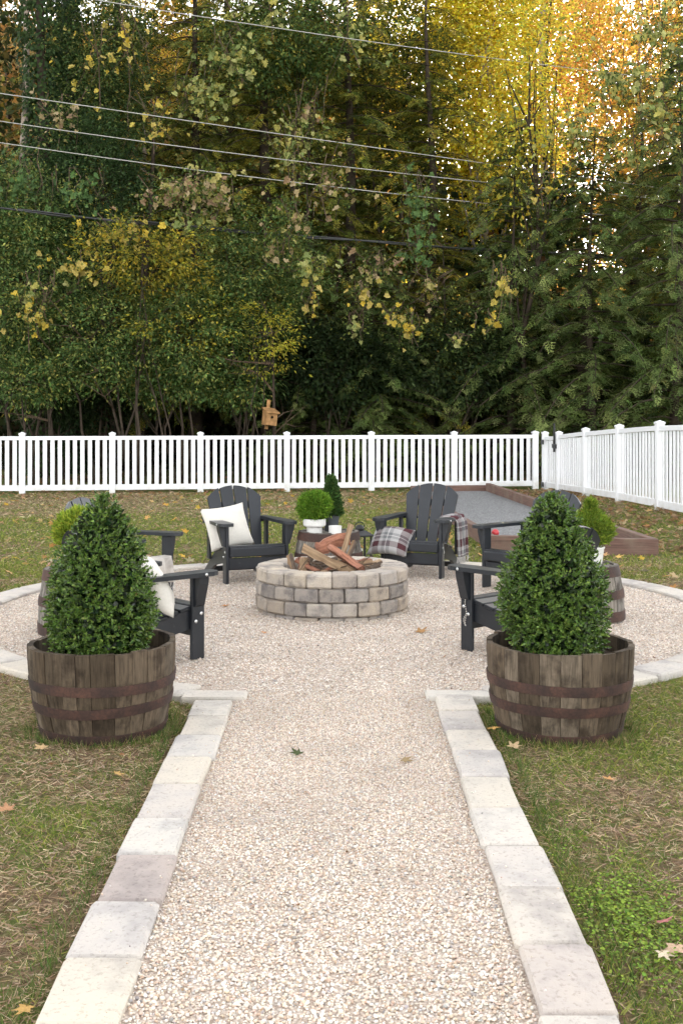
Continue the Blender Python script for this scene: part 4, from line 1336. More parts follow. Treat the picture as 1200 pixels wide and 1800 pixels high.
for i, (px_, py_, s, c, lab) in enumerate(FL):
    p = gp(px_, py_, .03)
    o = link('fallen_leaf', MAPLE[i % 4]); o.location = (p.x, p.y, .024 if on_lawn(np.array([p.x]), np.array([p.y]))[0] else .016)
    o.rotation_euler = (random.uniform(-.35, .35), random.uniform(-.3, .3), random.uniform(0, 6.28)); o.scale = (s, s, s); o.color = (*c, 1)
    tag(o, lab, 'leaf', 'single fallen leaves')
# litter on the back lawn, by the fences and beyond
ML = (np.array([(0, 0, .04)] + [(x, y, .12 * math.hypot(x, y) * (1 if i % 2 else -.2)) for i, (x, y) in enumerate(MO)]), np.array([(0, 1 + i, 1 + (i + 1) % len(MO)) for i in range(len(MO))]))
def litter(n, xr, yr, s0, s1, cols, rng, dens=None, lawn=True, zadd=.03):
    x = rng.uniform(*xr, n); y = rng.uniform(*yr, n)
    k = np.ones(n, bool)
    if lawn: k &= on_lawn(x, y)
    if dens is not None: k &= rng.random(n) < dens(x, y)
    x, y = x[k], y[k]; m = len(x); a = rng.random(m) * 6.283
    R = frames(np.column_stack([np.cos(a), np.sin(a), .35 * rng.standard_normal(m)]), np.column_stack([.45 * rng.standard_normal(m), .45 * rng.standard_normal(m), np.ones(m)]))
    return scatter_arrays(ML[0], ML[1], np.column_stack([x, y, zground(x, y) + zadd * (.5 + rng.random(m) * .6)]), R, rng.uniform(s0, s1, m), pal(cols, m, rng, .2))
LC = [(.55, .32, .12), (.62, .42, .2), (.5, .24, .08), (.42, .26, .15), (.6, .48, .3), (.66, .44, .08)]
BR = [(.30, .18, .10), (.42, .28, .17), (.22, .13, .08), (.50, .36, .22), (.36, .2, .09)]
V, T, C = join([litter(720, (-6.5, 4.8), (13.0, 24.2), .04, .10, LC, rg, lambda x, y: .12 + .8 * vnoise(x, y, .8) * np.where(x < -1, 1, .55)),
                litter(300, (-5, -2.4), (9, 16), .04, .085, LC, rg, lambda x, y: .35 + 0 * x),
                litter(60, (2.6, 4.2), (9, 14), .04, .08, LC, rg)])
o = link('leaf_litter', fast_mesh('leaf_litter', V, T, M['autumn'], C)); tag(o, 'scattered orange and tan fallen leaves on the back lawn', 'leaves', None, 'stuff')
V, T, C = join([litter(1900, (3.2, 5.6), (14, 25), .035, .085, BR, rg, lambda x, y: sstep(3.3, 3.9, x + .06 * (y - 20))),
                litter(1500, (-8, 4.5), (21.5, 25.4), .035, .08, BR, rg, lambda x, y: sstep(21.5, 24.0, y))])
o = link('leaf_litter', fast_mesh('leaf_litter', V, T, M['autumn'], C)); tag(o, 'brown leaf litter drifted along the foot of the fences', 'leaves', None, 'stuff')
V, T, C = litter(1300, (-10, 10), (25.8, 31), .05, .11, [(.16, .09, .05), (.24, .14, .07), (.10, .06, .035)], rg, None, False, .05)
o = link('leaf_litter', fast_mesh('leaf_litter', V, T, M['autumn'], C)); tag(o, 'dark leaf litter on the wood floor behind the fence', 'leaves', None, 'stuff')
# a few bits on the near lawn and gravel
V, T, C = join([litter(70, (-2.4, -.85), (3, 8), .012, .028, BR, rg, None, True, .015), litter(70, (.8, 2.4), (3, 8), .012, .028, BR, rg, None, True, .015),
                litter(46, (-2.6, 2.6), (7, 13), .010, .028, BR, rg, None, False, .022), litter(26, (-.55, .5), (3, 7), .006, .014, BR, rg, None, False, .02)])
o = link('leaf_litter', fast_mesh('leaf_litter', V, T, M['autumn'], C)); tag(o, 'small brown leaf scraps on the gravel and near lawn', 'leaves', None, 'stuff')

# ------------------------------------------------------------------ hemlocks
def spray_template(seed):
    """flat frond: x along the stem (length 1)"""
    r = np.random.default_rng(seed)
    tv, tf = [], []
    def dia(p, d, L, w):
        d = np.array(d) / np.linalg.norm(d); s = np.array([-d[1], d[0], 0]); i = len(tv)
        p = np.array(p, float)
        tv.extend([p, p + d * L * .45 + s * w, p + d * L + np.array([0, 0, -.03 * L]), p + d * L * .45 - s * w]); tf.extend([(i, i + 2, i + 1), (i, i + 3, i + 2)])
    n = 9
    for i in range(n):
        t = .08 + .9 * i / n
        sd = 1 if i % 2 else -1
        p = np.array([t, .03 * math.sin(t * 5), -.12 * t * t])
        L = (.44 * (1 - t * .72)) * r.uniform(.8, 1.15)
        an = math.radians(r.uniform(38, 58)) * sd
        d = np.array([math.cos(an), math.sin(an), r.uniform(-.2, .04)])
        dia(p, d, L, .030)
        for j in range(2):
            tt = .35 + .35 * j; s2 = 1 if j % 2 else -1
            an2 = an + math.radians(r.uniform(35, 55)) * s2
            dia(p + d * L * tt, (math.cos(an2), math.sin(an2), d[2] - .1), L * .52 * (1 - tt * .4), .030)
    dia((0, 0, 0), (1, 0, -.1), 1.0, .012)
    return np.array(tv), np.array(tf)
SPR = [spray_template(i) for i in range(3)]
HEM = [(.078, .108, .022), (.115, .140, .026), (.050, .074, .017), (.165, .175, .034), (.26, .24, .04)]
def hemlock_mesh(H, z0, Lmax, seed, cols=HEM, step=.20, spread=1.0):
    """trunk MB and foliage arrays, base at origin"""
    r = random.Random(seed); rng = np.random.default_rng(seed)
    tb = MB(); pts_ = [Vector((.10 * math.sin(z * .5 + seed), .08 * math.cos(z * .4), z)) for z in np.linspace(-.1, H * .965, 12)]
    tb.tube(pts_, [.012 + .145 * (1 - z / H) ** 1.2 * (H / 12) for z in np.linspace(0, H, 12)], 8)
    P, A, NR, S, K = [], [], [], [], []
    z = z0; az = r.random() * 6.28
    lb = MB()
    while z < H - .1:
        az += 2.4 + r.uniform(-.5, .5)
        t = (z - z0) / (H - z0)
        L = Lmax * (1 - t) ** .75 * r.uniform(.6, 1.1) + .25
        up = r.uniform(.0, .35)
        u = Vector((math.cos(az), math.sin(az), 0)); sd = Vector((-math.sin(az), math.cos(az), 0))
        wob = r.uniform(-.15, .15)
        lp = []
        for i in range(6):
            s = i / 5
            lp.append(Vector((0, 0, z)) + u * (L * s) + sd * (wob * L * s * s) + Vector((0, 0, L * (up * s - (.30 + up) * s * s * spread))))
        lb.tube(lp, [.028 * (.4 + L / Lmax * .6) * (1 - .8 * i / 5) + .004 for i in range(6)], 4, cap=False)
        nsp = int(9 + L * 11)
        for i in range(nsp):
            s = .12 + .88 * (i + .5) / nsp
            j = min(int(s * 5), 4); f_ = s * 5 - j
            p = lp[j].lerp(lp[j + 1], f_); d = (lp[j + 1] - lp[j]).normalized()
            side_ = (1 if i % 2 else -1)
            an = side_ * r.uniform(.45, 1.15) if s < .93 else r.uniform(-.3, .3)
            dirv = d * math.cos(an) + sd * math.sin(an) + Vector((0, 0, r.uniform(-.60, .10)))
            P.append(p + Vector((r.uniform(-.06, .06), r.uniform(-.06, .06), r.uniform(-.05, .05)))); A.append(dirv); NR.append((r.uniform(-.5, .5), r.uniform(-.5, .5), 1)); S.append(r.uniform(.30, .62) * (1 - .25 * s) * (0.75 + .25 * min(L / 2, 1)))
            K.append(r.randrange(3))
        z += step * r.uniform(.5, 1.2) * (1 if z < 13 else 2.5)
    for i in range(8):
        P.append(Vector((0, 0, H * .965 - .12 * i))); aa = i * 2.4
        A.append(Vector((math.cos(aa), math.sin(aa), .9))); NR.append((0, 0, 1)); S.append(.22 + .03 * i); K.append(i % 3)
    for i in range(int(H * 22)):
        zz_ = z0 + (min(H, 14) - z0) * r.random(); aa = r.random() * 6.28
        P.append(Vector((.2 * math.cos(aa), .2 * math.sin(aa), zz_))); A.append(Vector((math.cos(aa), math.sin(aa), r.uniform(-.6, .2)))); NR.append((r.uniform(-.5, .5), r.uniform(-.5, .5), 1)); S.append(r.uniform(.3, .6)); K.append(r.randrange(3))
    P = np.array(P); A = np.array(A); NR = np.array(NR); S = np.array(S); K = np.array(K)
    R = frames(A, NR); col = pal(cols, len(P), rng, .22)
    parts = []
    for k in range(3):
        m = K == k
        parts.append(scatter_arrays(SPR[k][0], SPR[k][1], P[m], R[m], S[m], col[m]))
    V, T, C = join(parts)
    C = np.clip(C * (1 + .15 * rng.standard_normal((len(C), 1)).round(1)), .004, .5)
    tv = tb; tv.add(lb.v, lb.f)
    return tv.mesh('trunk', M['bark'], True), fast_mesh('crown', V, T, M['leaf'], C)
HM = [hemlock_mesh(19.0, 1.9, 3.4, 1, HEM, .15), hemlock_mesh(9.5, 1.2, 3.0, 2, [(.090, .130, .036), (.125, .165, .045), (.17, .205, .066), (.062, .092, .027)], .105, 1.15),
      hemlock_mesh(20.0, 2.2, 3.1, 3, [(.098, .116, .020), (.15, .160, .026), (.24, .22, .034), (.062, .082, .016), (.34, .28, .04)], .15)]
def hemlock(label, px_, Y, k, rz, s=1.0, sz=1.0):
    e = empty('hemlock_tree', ((px_ - VX) * Y / F, Y, 0), rz); tag(e, label, 'tree', 'hemlocks behind the fence')
    e.scale = (s, s, sz)
    link('trunk', HM[k][0], e); link('crown', HM[k][1], e)
hemlock('big drooping hemlock behind the right fence corner', 1040, 28.8, 1, .3, 1.05, .92)
hemlock('hemlock at the right edge with long low boughs', 1190, 28.2, 1, 2.2, 1.05, 1.12)
hemlock('hemlock left of the big drooping one, above the gate', 900, 30.2, 1, 1.0, .95, .98)
hemlock('tall dark hemlock rising above the back right chair', 755, 32.2, 2, .4, .9, .78)
hemlock('tall dark hemlock rising above the centre barrel', 610, 32.4, 0, 2.0, 1.0, 1.0)
hemlock('tall hemlock rising above the bird house', 470, 32.0, 2, 3.2, 1.02, 1.0)
hemlock('tall dark hemlock above the back left chair', 345, 32.6, 0, 4.1, .95, 1.0)
hemlock('tall shadowy hemlock next to the ivy trunk', 205, 33.4, 2, 5.2, 1.0, 1.0)
hemlock('half hidden hemlock between two taller ones at mid picture', 540, 36.5, 0, 1.3, 1.15, 1.1)
hemlock('tall hemlock deep behind the upper left leaves', 400, 37.0, 2, 0.3, 1.15, 1.1)
hemlock('tall hemlock far back at the left behind the shrubs', 110, 37.0, 0, 3.3, 1.1, .82)
hemlock('hemlock deep behind the right boughs', 1120, 33.5, 2, 3.6, 1.0, .58)
hemlock('tall slim hemlock at the right corner under the pale vine', 1215, 31.5, 0, 0.9, .85, .92)
hemlock('low hemlock with boughs just above the fence at mid picture', 660, 30.0, 1, 5.0, .85, .62)
hemlock('second low hemlock with boughs right of the bird house', 550, 30.4, 1, 3.9, .8, .66)

# ------------------------------------------------------------------ broadleaf crowns
def crown_arrays(cen, rad, ncl, per, clr, lsize, cols, seed, weights=None, droop=.25, tpl=LEAF, wide=1.0, shell=.55, flat=.6):
    rng = np.random.default_rng(seed)
    d = unit(ncl, rng); rr = shell + (1 - shell) * rng.random(ncl) ** .7
    rr *= 1 + .35 * (vnoise(d[:, 0] * 1.5 + seed, d[:, 1] + d[:, 2] * 1.7, 1.6) - .5)
    cc_ = d * rr[:, None] * np.array(rad) + np.array(cen)
    n = ncl * per
    c = np.repeat(cc_, per, 0); dd = np.repeat(d, per, 0)
    off = rng.standard_normal((n, 3)) * clr * np.array([1, 1, flat]) * np.repeat(rng.uniform(.6, 1.4, ncl), per)[:, None]
    pos = c + off
    ax = off / (np.linalg.norm(off, axis=1, keepdims=True) + 1e-6) + .5 * dd + .7 * unit(n, rng) - np.array([0, 0, droop])
    nr = dd * .5 + np.array([0, 0, .8]) + .6 * unit(n, rng)
    s = lsize * rng.uniform(.65, 1.3, n)
    tone = np.repeat(1 + .25 * rng.standard_normal(ncl), per)[:, None]
    col = np.clip(pal(cols, n, rng, .18, weights) * np.clip(tone, .5, 1.6), .004, .8)
    return cc_, scatter_arrays(tpl[0], tpl[1], pos, frames(ax, nr), np.column_stack([s, s * wide, s]), col)
def broad_tree(name, label, base, cen, rad, ncl, per, clr, lsize, cols, seed, mat='leaf', weights=None, trunk=.15, bark='bark', cat='tree', group=None, droop=.25, stems=1, wide=1.0, shell=.55, flat=.6, limbs=16):
    base = Vector(base); cen = Vector(cen) - base
    e = empty(name, base); tag(e, label, cat, group)
    cc_, (V, T, C) = crown_arrays(cen, rad, ncl, per, clr, lsize, cols, seed, weights, droop, LEAF, wide, shell, flat)
    link('crown', fast_mesh('crown', V, T, M[mat], C), e)
    r = random.Random(seed); tb = MB()
    for s in range(stems):
        a = r.random() * 6.28; sp = .0 if stems == 1 else r.uniform(.3, .8)
        tip = cen + Vector((math.cos(a) * rad[0] * sp, math.sin(a) * rad[1] * sp * .6, rad[2] * r.uniform(.1, .6)))
        b0 = Vector((math.cos(a) * .2 * (stems > 1), math.sin(a) * .15 * (stems > 1), -.1))
        mid = [b0.lerp(tip, t) + Vector((r.uniform(-1, 1), r.uniform(-1, 1), 0)) * .06 * tip.length * .5 * math.sin(t * 3.14) for t in np.linspace(0, 1, 7)]
        tb.tube(mid, [trunk * (1 - .82 * t) for t in np.linspace(0, 1, 7)], 8)
        for i in range(limbs // stems):
            k = r.randrange(len(cc_)); q_ = Vector(cc_[k]); j = r.randrange(2, 6); p = mid[j]
            if (q_ - p).length > max(rad) * 1.3: continue
            m_ = p.lerp(q_, .5) + Vector((r.uniform(-.2, .2), r.uniform(-.2, .2), r.uniform(0, .25)))
            tb.tube([p, m_, q_], [trunk * .32, trunk * .18, trunk * .05], 5, cap=False)
    tb.build('trunk', M[bark], e, True)
    return e
PRIV = [(.062, .110, .030), (.090, .145, .040), (.042, .076, .022), (.145, .185, .055), (.075, .125, .035), (.26, .26, .06)]
def shrub(label, px_, py_, Y, rx_px, ry_px, seed, cols=PRIV, weights=None, dens=1.0, lsize=.095, name='evergreen_shrub', mat='leaf', group='evergreen shrubs behind the fence', stems=2, trunk=.04, wide=.85):
    c = at(px_, py_, Y); rx = rx_px * Y / F; rz_ = ry_px * Y / F
    base = (c.x, Y, 0)
    ncl = int(130 * dens * max(rx * rz_, .6)); 
    return broad_tree(name, label, base, c, (rx, min(rx, 1.3), rz_), ncl, 34, .17, lsize, cols, seed, mat, weights, trunk, 'bark', 'shrub', group, .35, stems, wide, .35, .55, 20)
shrub('glossy evergreen shrub at the far left behind the fence', 40, 530, 27.4, 110, 190, 1)
shrub('dark evergreen shrub left of the brown multi stemmed trunks', 185, 590, 26.9, 120, 110, 2)
shrub('evergreen shrub above the second and third fence panels', 330, 600, 27.2, 110, 120, 3)
shrub('evergreen shrub reaching up under the black cable', 440, 480, 28.0, 120, 130, 4)
shrub('low leafy evergreen filling behind the first fence panel', 70, 672, 26.9, 85, 48, 19, dens=1.3)
shrub('low leafy evergreen filling behind the third fence panel', 265, 668, 27.6, 95, 46, 20, dens=1.3)
shrub('low leafy evergreen filling behind the fourth fence panel', 410, 672, 27.9, 80, 50, 22, dens=1.3)
shrub('loose light green shrub high at the left edge', 30, 380, 28.2, 80, 110, 5, [(.06, .10, .03), (.10, .14, .04), (.045, .085, .03), (.16, .18, .05)], None, .7, .12)
shrub('tall dark holly like shrub left of centre below the wires', 170, 350, 29.5, 110, 160, 6, [(.036, .066, .022), (.054, .092, .030), (.026, .046, .017)])
shrub('dark leafy tree top at the upper left beside the ivy trunk', 190, 120, 31.0, 100, 170, 7, [(.044, .076, .024), (.064, .105, .032), (.030, .055, .018), (.13, .15, .04)])
shrub('green leafy shrub in the upper middle below the top wire', 500, 60, 31.0, 150, 110, 8, [(.052, .090, .026), (.076, .125, .034), (.12, .15, .04), (.22, .21, .04)], [.4, .3, .2, .1], .8, .11)
shrub('yellow leaved shrub above the evergreen shrubs at the left', 245, 455, 26.7, 150, 80, 11, [(.42, .33, .035), (.32, .28, .04), (.20, .21, .04), (.10, .12, .03)], [.35, .3, .2, .15], .38, .10, 'yellowing_shrub', 'autumn', None, 3, .035, 1.0)
shrub('small yellow leaved sapling left of the bird house', 330, 565, 26.5, 130, 60, 12, [(.48, .40, .04), (.36, .34, .045), (.2, .22, .04)], None, .16, .085, 'yellowing_sapling', 'autumn', None, 2, .025, 1.0)
shrub('small yellow leaved sapling right above the bird house', 470, 590, 26.6, 50, 70, 13, [(.46, .40, .045), (.36, .36, .05)], None, .3, .085, 'yellowing_sapling', 'autumn', None, 2, .02, 1.0)
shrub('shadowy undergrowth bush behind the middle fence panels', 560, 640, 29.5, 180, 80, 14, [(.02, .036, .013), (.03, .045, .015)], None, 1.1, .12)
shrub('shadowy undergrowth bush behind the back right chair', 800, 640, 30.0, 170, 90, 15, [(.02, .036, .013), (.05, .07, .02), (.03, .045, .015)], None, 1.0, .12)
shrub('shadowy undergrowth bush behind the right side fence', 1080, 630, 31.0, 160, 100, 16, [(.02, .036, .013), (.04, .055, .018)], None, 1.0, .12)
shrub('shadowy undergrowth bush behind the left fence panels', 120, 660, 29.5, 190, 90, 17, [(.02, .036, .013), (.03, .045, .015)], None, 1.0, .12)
shrub('olive green tree top in the upper middle lit at its edges', 690, 150, 34.0, 120, 170, 18, [(.09, .10, .022), (.16, .15, .025), (.05, .075, .02)], None, .55, .13, 'olive_tree_top', 'autumn', None, 2, .07)

# maples, backlit by the low sun
YEL = [(.80, .58, .04), (.84, .64, .07), (.72, .48, .04), (.58, .48, .05)]
ORG = [(.55, .22, .06), (.62, .30, .09), (.50, .17, .06), (.60, .38, .12)]
def maple(label, px_, Y, cy_px, rx, rz_, cols, seed, ncl, per=80, weights=None, ls=.115, trunk=.15, bark='bark_pale', ry=None):
    c = at(px_, cy_px, Y)
    return broad_tree('maple_tree', label, (c.x, Y, 0), c, (rx, ry or rx * .8, rz_), ncl, per, .50, ls, cols, seed, 'autumn', weights, trunk, bark, 'tree', 'autumn maples beyond the hemlocks', .3, 1, 1.35, .30, .7, 26)
maple('bright yellow maple glowing at the upper right of the wood', 850, 37.5, 120, 2.25, 6.0, YEL, 21, 540)
maple('yellow green maple blending into the hemlocks left of the bright yellow one', 735, 38.5, 120, 3.0, 5.0, [(.50, .44, .04), (.34, .34, .04), (.64, .48, .05), (.18, .2, .03)], 31, 260)
maple('sparse golden maple standing in front of the wire ends at the upper right', 930, 29.6, 150, 1.5, 3.6, [(.70, .50, .05), (.60, .46, .06), (.44, .42, .06), (.24, .27, .05)], 32, 58, 60, None, .105, .09, 'bark')
maple('red and orange maple with pale trunk at the top right', 985, 46, 40, 3.6, 5.2, ORG, 22, 330)
maple('yellow orange maple at the top right corner', 1130, 40, 130, 3.0, 5.0, [(.68, .42, .07), (.62, .48, .09), (.66, .32, .08)], 23, 330)
maple('pale orange maple at the left edge behind the ivy trunk', 10, 43, 190, 2.6, 6.0, [(.50, .34, .14), (.55, .30, .10), (.48, .40, .2)], 24, 230)
maple('yellow maple showing through the top left between the trunks', 260, 41, 40, 3.2, 3.6, [(.62, .42, .06), (.55, .30, .06), (.40, .34, .05)], 25, 150)
maple('orange maple glimpsed high behind the centre hemlocks', 640, 44, 90, 4.0, 4.5, [(.55, .28, .06), (.60, .40, .06), (.4, .3, .05)], 26, 160)
maple('low golden maple behind the hemlock above the gate', 880, 40, 380, 3.0, 2.6, [(.60, .40, .04), (.55, .28, .05), (.35, .32, .05)], 27, 130)
maple('small orange maple glimpsed low through the right hemlocks', 1130, 39, 330, 2.4, 2.2, [(.58, .24, .05), (.55, .36, .07)], 28, 80)

# ivy clad trunk
def ivy(label, px_, Y, H, r0, seed, cols):
    rng = np.random.default_rng(seed)
    x = (px_ - VX) * Y / F
    e = empty('ivy_clad_tree', (x, Y, 0)); tag(e, label, 'tree')
    zz_ = np.linspace(-.1, H, 12)
    lean = lambda z: .12 * np.sin(z * .35)
    MB().tube([(lean(z), 0, z) for z in zz_], [.24 - .012 * z for z in zz_], 9).build('trunk', M['bark'], e, True)
    n = 9000
    z = rng.random(n) * H; a = rng.random(n) * 6.283
    r = r0 * (1 + .8 * (vnoise(a * 1.2, z * .9 + seed) - .4)) * (.55 + .45 * rng.random(n) ** .5)
    pos = np.column_stack([lean(z) + r * np.cos(a), r * np.sin(a), z])
    out = np.column_stack([np.cos(a), np.sin(a), np.zeros(n)])
    ax = np.array([0, 0, -1.0]) + .7 * unit(n, rng) + .3 * out
    R = frames(ax, out + .5 * unit(n, rng)); s = .11 * rng.uniform(.7, 1.3, n)
    V, T, C = scatter_arrays(LEAF[0], LEAF[1], pos, R, np.column_stack([s, s * 1.5, s]), pal(cols, n, rng, .2))
    link('ivy', fast_mesh('ivy', V, T, M['leaf'], C), e)
ivy('tall trunk thickly clad in dark ivy at the upper left', 78, 30.5, 14, .52, 41, [(.020, .038, .013), (.030, .055, .017), (.045, .075, .022)])
ivy('thinner ivy clad trunk right of the thick one', 128, 32.0, 15, .34, 42, [(.018, .042, .016), (.03, .06, .02)])

def bare_tree(label, px_, Y, H, r, lean_, seed, bark='bark', name='bare_trunk_tree'):
    rr_ = random.Random(seed)
    x = (px_ - VX) * Y / F
    e = empty(name, (x, Y, 0)); tag(e, label, 'tree')
    tb = MB(); P = [Vector((lean_ * z / H + .08 * math.sin(z * .6 + seed), .05 * math.sin(z), z)) for z in np.linspace(-.1, H, 12)]
    tb.tube(P, [r * (1 - .75 * i / 11) for i in range(12)], 8)
    tb.build('trunk', M[bark], e, True)
    for i in range(7):
        lb = MB()
        p = P[rr_.randrange(4, 12)]; a = rr_.random() * 6.28; L = rr_.uniform(.6, 2.0)
        d = Vector((math.cos(a), math.sin(a), rr_.uniform(-.1, .8))) * L
        m_ = p + d * .5 + Vector((0, 0, rr_.uniform(-.1, .2)))
        lb.tube([p, m_, p + d], [.025, .015, .005], 4, cap=False)
        for j in range(3):
            d2 = d.normalized() * .4 + Vector((rr_.uniform(-.5, .5), rr_.uniform(-.5, .5), rr_.uniform(-.3, .4)))
            lb.tube([m_, m_ + d2], [.010, .003], 3, cap=False)
        lb.build('branch', M['twig'], e)
bare_tree('pale bare trunk at the top left edge against the sky', 22, 39, 19, .22, .6, 51, 'bark_pale')
bare_tree('pale trunk rising in the red foliage at the top right', 948, 43, 21, .24, .2, 52, 'bark_pale')
bare_tree('dark trunk below the wires at the left', 245, 31.0, 9, .16, .3, 53)
bare_tree('thin dark trunk behind the back right chair', 800, 31.0, 6, .06, -.4, 54)
bare_tree('thin dark trunk behind the fence right of the bird house', 560, 30.8, 6, .08, .5, 55)
bare_tree('thick dark trunk in the shade behind the gate', 1010, 29.8, 5, .20, .2, 56)
bare_tree('brown forked trunk just behind the left fence panel', 95, 27.0, 4.2, .07, -.5, 57)
bare_tree('leaning brown sapling behind the second fence panel', 225, 27.0, 4.0, .045, -.9, 58)

# added hill that hides bright sky gaps; crest low along the sun's path
def m_hill():
    m, nt, b = new_mat('sky_cover_hill')
    v = coords(nt)
    n1 = noise(nt, v, 1.1, 6, .75); n2 = noise(nt, v, .16, 3, .6)
    c1 = ramp(nt, [(.35, (.03, .04, .012)), (.5, (.10, .10, .03)), (.62, (.26, .17, .05)), (.75, (.40, .24, .07))], n1)
    c2 = ramp(nt, [(.35, (.02, .03, .01)), (.6, (.09, .10, .03)), (.8, (.2, .17, .05))], n1)
    nt.links.new(mixc(nt, c2, c1, ramp(nt, [(.4, (0, 0, 0)), (.6, (1, 1, 1))], n2)), b.inputs['Base Color'])
    b.inputs['Roughness'].default_value = 1.0; b.inputs['Specular IOR Level'].default_value = 0
    bump(nt, b, n1, 1.0, .8)
    return m
hx = np.linspace(-90, 90, 121); hy = np.linspace(64, 110, 40)
HX, HY = np.meshgrid(hx, hy)
crest = 11.5 + 17.0 * (1 - sstep(3.0, 8.0, HX))
HZ = crest * sstep(63, 82, HY) + 2.2 * (vnoise(HX, HY, .33) - .5) + 1.2 * (vnoise(HX, HY, .9) - .5) - .6
qh = [(j * 121 + i, j * 121 + i + 1, (j + 1) * 121 + i + 1, (j + 1) * 121 + i) for j in range(39) for i in range(120)]
o = link('added_hill', mesh('added_hill', np.stack([HX.ravel(), HY.ravel(), HZ.ravel()], 1), qh, m_hill(), True)); tag(o, 'added leaf coloured hill closing the sky gaps far behind the trees', None, None, 'structure')

# distant wood: one mass
def far_woods(n_cl, xr, yr, zr, per, cols, seed, ls, weights=None, fn=None):
    rng = np.random.default_rng(seed)
    x = rng.uniform(*xr, n_cl); y = rng.uniform(*yr, n_cl); z = zr[0] + (zr[1] - zr[0]) * rng.random(n_cl)
    if fn is not None:
        k = fn(x, y, z, rng); x, y, z = x[k], y[k], z[k]
    n_cl = len(x); n = n_cl * per
    off = rng.standard_normal((n, 3)) * np.array([.55, .55, .4])
    pos = np.repeat(np.column_stack([x, y, z]), per, 0) + off
    R = frames(unit(n, rng) - np.array([0, 0, .3]), unit(n, rng) + np.array([0, 0, .5]))
    s = ls * rng.uniform(.6, 1.4, n)
    col = pal(cols, n, rng, .2, weights) * np.repeat(np.clip(1 + .3 * rng.standard_normal(n_cl), .4, 1.7), per)[:, None]
    pos[:, 2] = np.maximum(pos[:, 2], .1)
    return scatter_arrays(LEAF[0], LEAF[1], pos, R, np.column_stack([s, s * 1.4, s]), np.clip(col, .004, .7))
gapl = lambda x, y, z, rng: z < np.where(x < 2.0, 20, 7.0 + 2.5 * vnoise(x, y, .4)) * rng.uniform(.7, 1, len(x))
V, T, C = join([far_woods(1050, (-19, 19), (36, 42), (.2, 9.0), 60, [(.026, .04, .016), (.045, .056, .02), (.10, .09, .022), (.16, .09, .03)], 61, .27, [.45, .35, .12, .08]),
                far_woods(480, (-20, 6), (39, 46), (7, 19), 55, [(.035, .05, .016), (.06, .07, .02), (.20, .16, .03), (.34, .18, .05)], 63, .27, [.42, .28, .16, .14], gapl),
                far_woods(170, (3.2, 9.5), (45, 51), (7, 19), 46, [(.80, .60, .06), (.74, .50, .06), (.62, .52, .07)], 67, .20),
                far_woods(420, (10.5, 26), (56, 62), (5, 27), 42, [(.60, .34, .08), (.62, .26, .08), (.5, .40, .08)], 66, .32),
                far_woods(330, (-26, 26), (50, 62), (5, 24), 60, [(.42, .26, .07), (.48, .20, .06), (.34, .28, .06), (.12, .12, .03)], 62, .26, None, lambda x, y, z, rng: (rng.random(len(x)) < .62) & ~((x > 1.5) & (x < 13) & (z > 9)))])
o_u = far_woods(420, (-11, 11), (33.2, 36.0), (.1, 2.6), 55, [(.030, .042, .016), (.045, .055, .02), (.06, .045, .02)], 64, .22)
V, T, C = join([(V, T, C), o_u])
o = link('far_woods', fast_mesh('far_woods', V, T, M['autumn'], C)); tag(o, 'distant dark and autumn coloured wood seen through the trees', 'woods', None, 'stuff')
tb = MB(); r = random.Random(9)
for i in range(46):
    x = r.uniform(-20, 20); y = r.uniform(36, 54); h = r.uniform(9, 20); R0 = r.uniform(.08, .2)
    tb.tube([(x, y, -.2), (x + r.uniform(-.3, .3), y, h * .5), (x + r.uniform(-.6, .6), y, h)], [R0, R0 * .7, R0 * .2], 6)
o = tb.build('far_trunks', M['bark'], None, True); tag(o, 'distant trunks in the wood', 'woods', None, 'stuff')

# ------------------------------------------------------------------ vines with large leaves, each leaf its own piece
def heart_mesh(seed):
    """broad, shallowly lobed vine leaf, cupped and curled"""
    r = random.Random(seed)
    key = [(0, .0), (-.16, .20), (-.06, .40), (.16, .42), (.26, .54), (.50, .44), (.56, .30), (.80, .26), (1.0, .0)]
    out = key + [(x, -y) for x, y in key[-2:0:-1]]
    k1, k2 = r.uniform(.1, .7), r.uniform(-.5, .3)
    V = [(.34, 0, -.05)] + [(x + r.uniform(-.06, .06), y * r.uniform(.8, 1.12), k1 * abs(y) + k2 * x * x + r.uniform(-.06, .06)) for x, y in out]
    n_ = len(out)
    return mesh('leaf', V, [(0, 1 + i, 1 + (i + 1) % n_) for i in range(n_)], M['vine_leaf'], False)
HEART = [heart_mesh(i) for i in range(9)]
VC = {'pale': [(.34, .36, .13), (.42, .42, .17), (.24, .30, .10), (.46, .42, .12)], 'tan': [(.42, .32, .17), (.46, .36, .22), (.40, .36, .13), (.30, .20, .12)],
      'yellow': [(.60, .44, .06), (.52, .42, .09), (.58, .46, .14)], 'green': [(.10, .19, .06), (.14, .24, .08), (.08, .15, .05)]}
